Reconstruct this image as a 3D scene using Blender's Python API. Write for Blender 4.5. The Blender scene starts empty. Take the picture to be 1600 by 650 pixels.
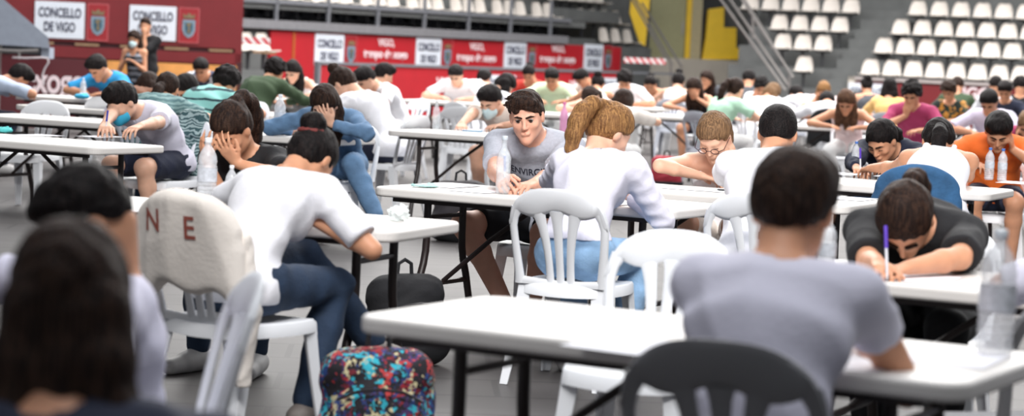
import bpy, math, random, time
import numpy as np
from mathutils import Vector, Matrix
from mathutils.bvhtree import BVHTree

C = bpy.context.scene.collection
R = math.radians
T0 = time.time()

# ---------------------------------------------------------------- camera
F_PX, CAM_H, HORIZON, ROLL = 3500.0, 1.42, 78.0, R(2.6)
TH = math.atan((325 - HORIZON) / F_PX)
FWD = Vector((0, math.cos(TH), -math.sin(TH)))
U0 = Vector((0, math.sin(TH), math.cos(TH)))
R0 = Vector((1, 0, 0))
CU = U0 * math.cos(ROLL) - R0 * math.sin(ROLL)
CR = R0 * math.cos(ROLL) + U0 * math.sin(ROLL)
CAMP = Vector((0, 0, CAM_H))
cd = bpy.data.cameras.new('camera')
cam = bpy.data.objects.new('camera', cd)
C.objects.link(cam)
m3 = Matrix((CR, CU, -FWD)).transposed()
cam.matrix_world = Matrix.Translation(CAMP) @ m3.to_4x4()
cd.sensor_width = 36.0
cd.lens = F_PX / 1600 * 36.0
cd.clip_start = 0.1
cd.clip_end = 300
cd.dof.use_dof = True
cd.dof.focus_distance = 11.5
cd.dof.aperture_fstop = 2.8
bpy.context.scene.camera = cam

# ---------------------------------------------------------------- light and exposure
sc = bpy.context.scene
sc.view_settings.view_transform = 'Standard'
sc.view_settings.look = 'None'
sc.view_settings.gamma = 1.0
sc.view_settings.use_curve_mapping = False
sc.view_settings.exposure = 0.0
w = bpy.data.worlds.new('hall_air')
sc.world = w
w.use_nodes = True
w.node_tree.nodes['Background'].inputs[0].default_value = (0.86, 0.92, 1.0, 1)
w.node_tree.nodes['Background'].inputs[1].default_value = 0.2

def area(name, loc, rot, sx, sy, power, col=(1, 1, 1)):
    l = bpy.data.lights.new(name, 'AREA')
    l.shape = 'RECTANGLE'; l.size = sx; l.size_y = sy; l.energy = power; l.color = col
    o = bpy.data.objects.new(name, l); C.objects.link(o)
    o.location = loc; o.rotation_euler = rot
    return o
area('unseen_overhead', (5, 30, 12), (0, 0, 0), 26, 24, 10500, (1.0, 0.985, 0.97))  # unseen overhead light of the hall
area('unseen_overhead', (8, 44, 11), (R(-25), 0, 0), 30, 10, 5000, (1.0, 0.97, 0.93))  # unseen, added at the back and tilted to the camera for backlight
area('unseen_overhead', (0.5, 4.5, 9.5), (0, 0, 0), 7, 3, 520, (0.95, 0.97, 1.0))  # unseen fill added above the foreground to brighten the backs there
area('front_fill', (1.5, 2.0, 6.8), (R(66), 0, R(-4)), 7, 1.2, 400, (1.0, 0.98, 0.96)).data.spread = R(84)  # unseen fill added for camera-facing sides; narrow spread spares the front table

# ---------------------------------------------------------------- projection helpers
def ray(px, py):
    return (FWD + CR * ((px - 800) / F_PX) + CU * ((325 - py) / F_PX))
def onz(px, py, z):
    d = ray(px, py); t = (z - CAM_H) / d.z
    return CAMP + d * t
def atY(px, py, Y):
    d = ray(px, py); return CAMP + d * (Y / d.y)
def topx(p):
    v = Vector(p) - CAMP; d = v.dot(FWD)
    return 800 + F_PX * v.dot(CR) / d, 325 - F_PX * v.dot(CU) / d

# ---------------------------------------------------------------- materials
def s2l(c):
    return tuple((x / 12.92 if x <= 0.04045 else ((x + 0.055) / 1.055) ** 2.4) for x in c)
_M = {}
def mat(name, rgb, rough=0.6, var=0.08, nscale=12.0, bump=0.0, bscale=60.0, spec=0.5, metal=0.0, pat=None, coat=0.0, sheen=0.0):
    """rgb is an sRGB 0-255 triple."""
    if name in _M: return _M[name]
    m = bpy.data.materials.new(name); m.use_nodes = True
    nt = m.node_tree; N = nt.nodes; L = nt.links
    b = N['Principled BSDF']
    b.inputs['Roughness'].default_value = rough
    b.inputs['Metallic'].default_value = metal
    b.inputs['Specular IOR Level'].default_value = spec
    if coat: b.inputs['Coat Weight'].default_value = coat
    if sheen: b.inputs['Sheen Weight'].default_value = sheen
    c = s2l([v / 255 for v in rgb])
    tc = N.new('ShaderNodeTexCoord')
    nz = N.new('ShaderNodeTexNoise'); nz.inputs['Scale'].default_value = nscale; nz.inputs['Detail'].default_value = 4
    L.new(tc.outputs['Object'], nz.inputs['Vector'])
    cr = N.new('ShaderNodeValToRGB')
    cr.color_ramp.elements[0].position = 0.3; cr.color_ramp.elements[1].position = 0.7
    cr.color_ramp.elements[0].color = (*[max(0, v * (1 - var)) for v in c], 1)
    cr.color_ramp.elements[1].color = (*[min(1, v * (1 + var)) for v in c], 1)
    L.new(nz.outputs['Fac'], cr.inputs['Fac'])
    out = cr.outputs['Color']
    if pat: out = pat(nt, tc, out)
    L.new(out, b.inputs['Base Color'])
    if bump:
        nb = N.new('ShaderNodeTexNoise'); nb.inputs['Scale'].default_value = bscale; nb.inputs['Detail'].default_value = 3
        L.new(tc.outputs['Object'], nb.inputs['Vector'])
        bp = N.new('ShaderNodeBump'); bp.inputs['Strength'].default_value = bump; bp.inputs['Distance'].default_value = 0.01
        L.new(nb.outputs['Fac'], bp.inputs['Height']); L.new(bp.outputs['Normal'], b.inputs['Normal'])
    _M[name] = m
    return m

def p_stripes(cols, period, axis=2, duty=0.5):
    """bands of cloth colour along one axis"""
    def f(nt, tc, base):
        N = nt.nodes; L = nt.links
        sp = N.new('ShaderNodeSeparateXYZ'); L.new(tc.outputs['Object'], sp.inputs[0])
        nz = N.new('ShaderNodeTexNoise'); nz.inputs['Scale'].default_value = 6; L.new(tc.outputs['Object'], nz.inputs['Vector'])
        ad = N.new('ShaderNodeMath'); ad.operation = 'MULTIPLY_ADD'; L.new(nz.outputs['Fac'], ad.inputs[0]); ad.inputs[1].default_value = period * 0.8
        L.new(sp.outputs[axis], ad.inputs[2])
        dv = N.new('ShaderNodeMath'); dv.operation = 'DIVIDE'; L.new(ad.outputs[0], dv.inputs[0]); dv.inputs[1].default_value = period
        fr = N.new('ShaderNodeMath'); fr.operation = 'FRACT'; L.new(dv.outputs[0], fr.inputs[0])
        r = N.new('ShaderNodeValToRGB'); r.color_ramp.interpolation = 'CONSTANT'
        e = r.color_ramp.elements
        n = len(cols)
        while len(e) < n: e.new(0.5)
        for i, (pos, c) in enumerate(cols):
            e[i].position = pos; e[i].color = (*s2l([v / 255 for v in c]), 1)
        L.new(fr.outputs[0], r.inputs['Fac'])
        return r.outputs['Color']
    return f
def p_patches(cols, scale, kind='VORONOI'):
    def f(nt, tc, base):
        N = nt.nodes; L = nt.links
        v = N.new('ShaderNodeTexVoronoi'); v.inputs['Scale'].default_value = scale; v.inputs['Randomness'].default_value = 1
        mp = N.new('ShaderNodeMapping'); mp.inputs['Scale'].default_value = (1, 1, 0.55)
        nz = N.new('ShaderNodeTexNoise'); nz.inputs['Scale'].default_value = scale * 0.8
        mx = N.new('ShaderNodeMix'); mx.data_type = 'VECTOR'; mx.inputs[0].default_value = 0.12
        L.new(tc.outputs['Object'], mp.inputs['Vector']); L.new(tc.outputs['Object'], nz.inputs['Vector'])
        L.new(mp.outputs[0], mx.inputs[4]); L.new(nz.outputs['Color'], mx.inputs[5])
        L.new(mx.outputs[1], v.inputs['Vector'])
        sp = N.new('ShaderNodeSeparateColor'); L.new(v.outputs['Color'], sp.inputs[0])
        r = N.new('ShaderNodeValToRGB'); r.color_ramp.interpolation = 'CONSTANT'
        e = r.color_ramp.elements
        while len(e) < len(cols): e.new(0.5)
        for i, c in enumerate(cols):
            e[i].position = i / len(cols); e[i].color = (*s2l([q / 255 for q in c]), 1)
        L.new(sp.outputs[0], r.inputs['Fac'])
        return r.outputs['Color']
    return f
def p_wave(c2, scale, dist=6.0, thr=0.55):
    def f(nt, tc, base):
        N = nt.nodes; L = nt.links
        wv = N.new('ShaderNodeTexWave'); wv.inputs['Scale'].default_value = scale; wv.inputs['Distortion'].default_value = dist
        wv.inputs['Detail'].default_value = 2
        wv.bands_direction = 'Z'
        L.new(tc.outputs['Object'], wv.inputs['Vector'])
        r = N.new('ShaderNodeValToRGB'); r.color_ramp.elements[0].position = thr - 0.08; r.color_ramp.elements[1].position = thr + 0.08
        L.new(wv.outputs['Fac'], r.inputs['Fac'])
        mx = N.new('ShaderNodeMix'); mx.data_type = 'RGBA'
        L.new(r.outputs['Color'], mx.inputs[0]); L.new(base, mx.inputs[6]); mx.inputs[7].default_value = (*s2l([v / 255 for v in c2]), 1)
        return mx.outputs[2]
    return f
def hairmat(name, rgb, c2):
    def pat(nt, tc, base):
        N = nt.nodes; L = nt.links
        mp = N.new('ShaderNodeMapping'); mp.inputs['Scale'].default_value = (150, 150, 12)
        nz = N.new('ShaderNodeTexNoise'); nz.inputs['Scale'].default_value = 1.0; nz.inputs['Detail'].default_value = 5
        L.new(tc.outputs['Object'], mp.inputs['Vector']); L.new(mp.outputs[0], nz.inputs['Vector'])
        r = N.new('ShaderNodeValToRGB'); r.color_ramp.elements[0].position = 0.42; r.color_ramp.elements[1].position = 0.66
        L.new(nz.outputs['Fac'], r.inputs['Fac'])
        mx = N.new('ShaderNodeMix'); mx.data_type = 'RGBA'
        L.new(r.outputs['Color'], mx.inputs[0]); L.new(base, mx.inputs[6]); mx.inputs[7].default_value = (*s2l([v / 255 for v in c2]), 1)
        return mx.outputs[2]
    return mat(name, rgb, 0.6, 0.25, 30, 0.5, 150, pat=pat, spec=0.14)

def glassy(name, col, rough=0.08, alpha=0.35):
    """thin clear plastic: part see-through, part glossy"""
    m = bpy.data.materials.new(name); m.use_nodes = True
    nt = m.node_tree; N = nt.nodes; L = nt.links
    b = N['Principled BSDF']; b.inputs['Base Color'].default_value = (*col, 1); b.inputs['Roughness'].default_value = rough
    nz = N.new('ShaderNodeTexNoise'); nz.inputs['Scale'].default_value = 30
    tc = N.new('ShaderNodeTexCoord'); L.new(tc.outputs['Object'], nz.inputs['Vector'])
    mr = N.new('ShaderNodeMapRange'); mr.inputs[1].default_value = 0.3; mr.inputs[2].default_value = 0.7
    mr.inputs[3].default_value = alpha * 0.75; mr.inputs[4].default_value = min(1, alpha * 1.3)
    L.new(nz.outputs['Fac'], mr.inputs[0]); L.new(mr.outputs[0], b.inputs['Alpha'])
    return m

# ---------------------------------------------------------------- mesh helpers
class MB:
    def __init__(s): s.v = []; s.f = []; s.m = []
    def add(s, vs, fs, mi=0):
        n = len(s.v); s.v += [tuple(v) for v in vs]; s.f += [tuple(i + n for i in f) for f in fs]; s.m += [mi] * len(fs)
    def box(s, c, d, M=None, mi=0):
        x, y, z = c; a, b, e = d[0] / 2, d[1] / 2, d[2] / 2
        vs = [Vector((x + i * a, y + j * b, z + k * e)) for i in (-1, 1) for j in (-1, 1) for k in (-1, 1)]
        if M is not None: vs = [M @ v for v in vs]
        s.add(vs, [(0, 1, 3, 2), (4, 6, 7, 5), (0, 4, 5, 1), (2, 3, 7, 6), (0, 2, 6, 4), (1, 5, 7, 3)], mi)
    def tube(s, pts, r, n=10, mi=0, cap=True):
        pts = [Vector(p) for p in pts]
        rs = r if isinstance(r, (list, tuple)) else [r] * len(pts)
        rings = []; prev = None
        for i, p in enumerate(pts):
            t = (pts[min(i + 1, len(pts) - 1)] - pts[max(i - 1, 0)]).normalized()
            a = prev if prev is not None else (Vector((0, 0, 1)) if abs(t.z) < 0.9 else Vector((1, 0, 0)))
            u = (a - t * a.dot(t)).normalized(); v = t.cross(u); prev = u
            rings.append([p + (u * math.cos(2 * math.pi * k / n) + v * math.sin(2 * math.pi * k / n)) * rs[i] for k in range(n)])
        vs = [q for rg in rings for q in rg]
        fs = [(i * n + k, i * n + (k + 1) % n, (i + 1) * n + (k + 1) % n, (i + 1) * n + k) for i in range(len(pts) - 1) for k in range(n)]
        if cap: fs += [tuple(range(n))[::-1], tuple((len(pts) - 1) * n + k for k in range(n))]
        s.add(vs, fs, mi)
    def lathe(s, prof, n=24, c=(0, 0, 0), mi=0, cap=True):
        vs = [(c[0] + r * math.cos(2 * math.pi * k / n), c[1] + r * math.sin(2 * math.pi * k / n), c[2] + z) for r, z in prof for k in range(n)]
        fs = [(i * n + k, i * n + (k + 1) % n, (i + 1) * n + (k + 1) % n, (i + 1) * n + k) for i in range(len(prof) - 1) for k in range(n)]
        if cap: fs += [tuple(range(n))[::-1], tuple((len(prof) - 1) * n + k for k in range(n))]
        s.add(vs, fs, mi)
    def prism(s, poly, h0, h1, M=None, mi=0):
        n = len(poly)
        vs = [Vector((x, y, h0)) for x, y in poly] + [Vector((x, y, h1)) for x, y in poly]
        if M is not None: vs = [M @ v for v in vs]
        s.add(vs, [tuple(range(n))[::-1], tuple(range(n, 2 * n))] + [(i, (i + 1) % n, n + (i + 1) % n, n + i) for i in range(n)], mi)
    def build(s, name, mats, parent=None, smooth=False, bevel=0.0, sharp=40):
        me = bpy.data.meshes.new(name); me.from_pydata(s.v, [], s.f)
        if not isinstance(mats, (list, tuple)): mats = [mats]
        for m in mats: me.materials.append(m)
        for p, i in zip(me.polygons, s.m): p.material_index = i
        me.update()
        o = bpy.data.objects.new(name, me); C.objects.link(o)
        if smooth:
            for p in me.polygons: p.use_smooth = True
            try: me.set_sharp_from_angle(angle=R(sharp))
            except Exception: pass
        if bevel:
            b = o.modifiers.new('bevel', 'BEVEL'); b.width = bevel; b.segments = 3; b.limit_method = 'ANGLE'
        if parent is not None: o.parent = parent
        return o
def arcpts(c, r, a0, a1, n):
    return [(c[0] + r * math.cos(a0 + (a1 - a0) * i / n), c[1] + r * math.sin(a0 + (a1 - a0) * i / n)) for i in range(n + 1)]
def rrect(w, d, r, n=6):
    p = []
    for cx, cy, a in ((w/2-r, d/2-r, 0), (-w/2+r, d/2-r, 90), (-w/2+r, -d/2+r, 180), (w/2-r, -d/2+r, 270)):
        p += arcpts((cx, cy), r, R(a), R(a + 90), n)
    return p
def tag(o, label=None, cat=None, group=None, kind=None):
    if label: o['label'] = label
    if cat: o['category'] = cat
    if group: o['group'] = group
    if kind: o['kind'] = kind
    return o
def empty(name, loc=(0, 0, 0), rz=0.0):
    o = bpy.data.objects.new(name, None); C.objects.link(o); o.location = loc; o.rotation_euler = (0, 0, rz); o.empty_display_size = 0.1
    return o
def copy_tree(o, parent=None):
    c = o.copy(); C.objects.link(c); c.parent = parent
    for ch in list(o.children): copy_tree(ch, c)
    return c
def struct(o): o['kind'] = 'structure'; return o
def text_mesh(name, txt, size, mt, parent, M, depth=0.004, align='CENTER', bold=0.0, spacing=1.0):
    cu = bpy.data.curves.new(name, 'FONT'); cu.body = txt; cu.size = size; cu.extrude = depth; cu.align_x = align
    cu.space_line = 1.0; cu.offset = bold; cu.space_character = spacing
    t = bpy.data.objects.new('tmp', cu); C.objects.link(t)
    dg = bpy.context.evaluated_depsgraph_get()
    me = bpy.data.meshes.new_from_object(t.evaluated_get(dg)); me.name = name
    bpy.data.objects.remove(t); bpy.data.curves.remove(cu)
    me.materials.clear(); me.materials.append(mt)
    o = bpy.data.objects.new(name, me); C.objects.link(o)
    if parent is not None: o.parent = parent
    o.matrix_local = M
    return o

# ---------------------------------------------------------------- distance-field modelling (for bodies, cloth, hair, moulded plastic)
def axis_grid(lo, hi, h, fine=()):
    xs = []; x = lo
    while x < hi:
        xs.append(x)
        step = h
        for a, b, hf in fine:
            if a - 0.004 <= x <= b: step = min(step, hf)
        x += step
    xs.append(x)
    return np.array(xs, dtype=np.float32)
class Field:
    def __init__(s, lo, hi, h, fine=None):
        fine = fine or [(), (), ()]
        s.ax = [axis_grid(lo[i], hi[i], h, fine[i]) for i in range(3)]
        s.h = h
        s.F = np.full([len(a) for a in s.ax], 1.0, dtype=np.float32)
    def _sub(s, lo, hi):
        sl = []
        for i in range(3):
            a = np.searchsorted(s.ax[i], lo[i]); b = np.searchsorted(s.ax[i], hi[i])
            sl.append(slice(max(0, a - 1), min(len(s.ax[i]), b + 1)))
        X = s.ax[0][sl[0]][:, None, None]; Y = s.ax[1][sl[1]][None, :, None]; Z = s.ax[2][sl[2]][None, None, :]
        return tuple(sl), X, Y, Z
    def put(s, prim, k=0.0, mode='u'):
        kind = prim[0]
        m = k + 3.5 * s.h
        if kind == 'cap':
            _, a, b, ra, rb = prim[:5]; sx = prim[5] if len(prim) > 5 else 1.0
            rr = max(ra, rb) * max(1, sx) + m
            lo = [min(a[i], b[i]) - rr for i in range(3)]; hi = [max(a[i], b[i]) + rr for i in range(3)]
        elif kind == 'ell':
            _, c, r = prim[:3]; rr = max(r) + m
            lo = [c[i] - rr for i in range(3)]; hi = [c[i] + rr for i in range(3)]
        sl, X, Y, Z = s._sub(lo, hi)
        G = s.F[sl]
        if G.size == 0: return
        if kind == 'cap':
            ax_, ay_, az_ = a; dx, dy, dz = [b[i] - a[i] for i in range(3)]
            # a lateral scale sx widens the section along local x
            px = (X - ax_); py = Y - ay_; pz = Z - az_
            ll = dx * dx + dy * dy + dz * dz + 1e-9
            t = np.clip((px * dx + py * dy + pz * dz) / ll, 0, 1)
            D = np.sqrt(((px - t * dx) / sx) ** 2 + (py - t * dy) ** 2 + (pz - t * dz) ** 2) - (ra + (rb - ra) * t)
        else:
            Rm = prim[3] if len(prim) > 3 else None
            px = X - c[0]; py = Y - c[1]; pz = Z - c[2]
            if Rm is not None:
                q = [Rm[0][i] * px + Rm[1][i] * py + Rm[2][i] * pz for i in range(3)]
            else: q = [px, py, pz]
            k0 = np.sqrt((q[0] / r[0]) ** 2 + (q[1] / r[1]) ** 2 + (q[2] / r[2]) ** 2) + 1e-6
            k1 = np.sqrt((q[0] / r[0] ** 2) ** 2 + (q[1] / r[1] ** 2) ** 2 + (q[2] / r[2] ** 2) ** 2) + 1e-6
            D = k0 * (k0 - 1) / k1
        D = np.broadcast_to(D, G.shape).astype(np.float32)
        if mode == 'u':
            if k > 0:
                hh = np.maximum(k - np.abs(G - D), 0) / k
                s.F[sl] = np.minimum(G, D) - hh * hh * k * 0.25
            else: s.F[sl] = np.minimum(G, D)
        else:
            D = -D
            if k > 0:
                hh = np.maximum(k - np.abs(G - D), 0) / k
                s.F[sl] = np.maximum(G, D) + hh * hh * k * 0.25
            else: s.F[sl] = np.maximum(G, D)
    def plane(s, p, n, mode='keep', ball=None):
        """keep the side the normal points to"""
        X, Y, Z = s.ax[0][:, None, None], s.ax[1][None, :, None], s.ax[2][None, None, :]
        D = -((X - p[0]) * n[0] + (Y - p[1]) * n[1] + (Z - p[2]) * n[2])
        s.F = np.maximum(s.F, D.astype(np.float32))
    def soft_plane(s, p, n, k, amp=0.0, freq=150.0, seed=0):
        X, Y, Z = s.ax[0][:, None, None], s.ax[1][None, :, None], s.ax[2][None, None, :]
        D = -((X - p[0]) * n[0] + (Y - p[1]) * n[1] + (Z - p[2]) * n[2])
        if amp:
            rg = np.random.RandomState(seed)
            for i in range(3):
                d = rg.normal(size=3); d /= np.linalg.norm(d)
                D = D + amp * np.sin((X * d[0] + Y * d[1] + Z * d[2]) * freq * (0.6 + 0.5 * i) + i * 2.1)
        hh = np.maximum(k - np.abs(s.F - D), 0) / k
        s.F = (np.maximum(s.F, D) + hh * hh * k * 0.25).astype(np.float32)
    def union(s, o, k=0.0):
        if k > 0:
            hh = np.maximum(k - np.abs(s.F - o.F), 0) / k
            s.F = np.minimum(s.F, o.F) - hh * hh * k * 0.25
        else: s.F = np.minimum(s.F, o.F)
    def minus(s, o, off=0.0): s.F = np.maximum(s.F, -(o.F + off))
    def ripple(s, amp, freq, seed=0, yz=1.0, ridge=False):
        rg = np.random.RandomState(seed)
        X, Y, Z = s.ax[0][:, None, None], s.ax[1][None, :, None], s.ax[2][None, None, :]
        near = np.abs(s.F) < 0.05
        acc = 0
        for i in range(4):
            d = rg.normal(size=3); d /= np.linalg.norm(d); d[2] *= yz
            f = freq * (0.6 + 0.5 * i)
            ph = rg.rand() * 6.28
            d2 = rg.normal(size=3) * freq * 0.35
            wrp = np.sin(X * d2[0] + Y * d2[1] + Z * d2[2] + ph * 2) * 1.6
            sn = np.sin((X * d[0] + Y * d[1] + Z * d[2]) * f + ph + wrp)
            if ridge: sn = (2 * np.abs(sn) - 1.0) * 1.1
            acc = acc + sn / (1 + 0.5 * i)
        s.F = np.where(near, s.F + amp * acc * 0.5, s.F).astype(np.float32)
    def mesh(s, name, mats, parent=None, smooth_iter=1, colour=None):
        F = s.F; F[0] = 1; F[-1] = 1; F[:, 0] = 1; F[:, -1] = 1; F[:, :, 0] = 1; F[:, :, -1] = 1
        ins = F < 0
        nx, ny, nz = F.shape
        c = np.zeros((nx - 1, ny - 1, nz - 1), dtype=np.int8)
        for i in (0, 1):
            for j in (0, 1):
                for k in (0, 1):
                    c += ins[i:nx - 1 + i, j:ny - 1 + j, k:nz - 1 + k]
        act = (c > 0) & (c < 8)
        I, J, K = np.nonzero(act)
        if len(I) == 0: return None
        idx = np.full(act.shape, -1, dtype=np.int64); idx[I, J, K] = np.arange(len(I))
        acc = np.zeros((len(I), 3)); cnt = np.zeros(len(I))
        ax = s.ax
        cor = [(i, j, k) for i in (0, 1) for j in (0, 1) for k in (0, 1)]
        for a in cor:
            for d in range(3):
                if a[d]: continue
                b = list(a); b[d] = 1
                fa = F[I + a[0], J + a[1], K + a[2]]; fb = F[I + b[0], J + b[1], K + b[2]]
                msk = (fa < 0) != (fb < 0)
                t = np.where(msk, fa / (fa - fb + 1e-12), 0)
                pa = np.stack([ax[0][I + a[0]], ax[1][J + a[1]], ax[2][K + a[2]]], 1)
                pb = np.stack([ax[0][I + b[0]], ax[1][J + b[1]], ax[2][K + b[2]]], 1)
                p = pa + (pb - pa) * t[:, None]
                acc += p * msk[:, None]; cnt += msk
        V = acc / np.maximum(cnt, 1)[:, None]
        quads = []
        for d in range(3):
            e, f = [(1, 2), (2, 0), (0, 1)][d]
            sl0 = [slice(1, n - 1) for n in F.shape]; sl1 = list(sl0)
            sl0[d] = slice(0, F.shape[d] - 1); sl1[d] = slice(1, F.shape[d])
            A = ins[tuple(sl0)]; B = ins[tuple(sl1)]
            P = np.stack(np.nonzero(A != B), 1)
            off = np.array([1, 1, 1]); off[d] = 0
            G = P + off
            ina = A[tuple(P.T)]
            def cell(de, df):
                q = G.copy(); q[:, e] -= de; q[:, f] -= df
                return idx[q[:, 0], q[:, 1], q[:, 2]]
            q = np.stack([cell(1, 1), cell(0, 1), cell(0, 0), cell(1, 0)], 1)
            q[~ina] = q[~ina][:, ::-1]
            quads.append(q)
        Q = np.concatenate(quads)
        Q = Q[(Q >= 0).all(1)]
        E = np.concatenate([Q[:, [0, 1]], Q[:, [1, 2]], Q[:, [2, 3]], Q[:, [3, 0]]])
        for _ in range(smooth_iter):
            S = np.zeros_like(V); n = np.bincount(E[:, 0], minlength=len(V)) + np.bincount(E[:, 1], minlength=len(V))
            for q in range(3):
                S[:, q] = np.bincount(E[:, 0], V[E[:, 1], q], len(V)) + np.bincount(E[:, 1], V[E[:, 0], q], len(V))
            V = V * 0.5 + 0.5 * S / np.maximum(n, 1)[:, None]
        me = bpy.data.meshes.new(name)
        me.vertices.add(len(V)); me.vertices.foreach_set('co', V.astype(np.float32).ravel())
        me.loops.add(len(Q) * 4); me.loops.foreach_set('vertex_index', Q.astype(np.int32).ravel())
        me.polygons.add(len(Q)); me.polygons.foreach_set('loop_start', np.arange(0, len(Q) * 4, 4, dtype=np.int32))
        me.polygons.foreach_set('loop_total', np.full(len(Q), 4, dtype=np.int32))
        me.polygons.foreach_set('use_smooth', np.ones(len(Q), dtype=bool))
        if not isinstance(mats, (list, tuple)): mats = [mats]
        for m in mats: me.materials.append(m)
        me.update(calc_edges=True)
        o = bpy.data.objects.new(name, me); C.objects.link(o)
        if parent is not None: o.parent = parent
        return o

# ---------------------------------------------------------------- furniture builders
WHITE_PL = mat('white_plastic', (232, 234, 238), 0.42, 0.02, 5, spec=0.4)
TABLE_PL = mat('table_top_plastic', (226, 222, 218), 0.45, 0.03, 4, 0.05, 180, spec=0.35)
LEG_MT = mat('dark_leg_metal', (38, 28, 27), 0.4, 0.1, 20, spec=0.5)

def ribbon(mb, pts, widths, th, surf, n_mid=1):
    """solid strip on a curved surface; pts are (u,v) and surf maps (u,v,offset) to a point"""
    L_ = []; 
    for i, (u, v) in enumerate(pts):
        a = pts[max(i - 1, 0)]; b = pts[min(i + 1, len(pts) - 1)]
        dx, dy = b[0] - a[0], b[1] - a[1]; l = math.hypot(dx, dy) or 1
        nx_, ny_ = -dy / l, dx / l; w_ = widths[i] / 2
        e = []
        for q in (-1, -0.5, 0, 0.5, 1):
            e.append((u + nx_ * w_ * q, v + ny_ * w_ * q))
        L_.append(e)
    vs = []; fs = []
    for e in L_:
        for q, (a, b) in enumerate(e): vs.append(surf(a, b, (th / 2) * (0.35 if q in (0, 4) else 1)))
        for q, (a, b) in reversed(list(enumerate(e))): vs.append(surf(a, b, (-th / 2) * (0.35 if q in (0, 4) else 1)))
    m_ = 10
    for i in range(len(L_) - 1):
        for k in range(m_): fs.append((i * m_ + k, i * m_ + (k + 1) % m_, (i + 1) * m_ + (k + 1) % m_, (i + 1) * m_ + k))
    fs.append(tuple(range(m_))[::-1]); fs.append(tuple((len(L_) - 1) * m_ + k for k in range(m_)))
    mb.add(vs, fs)

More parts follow.
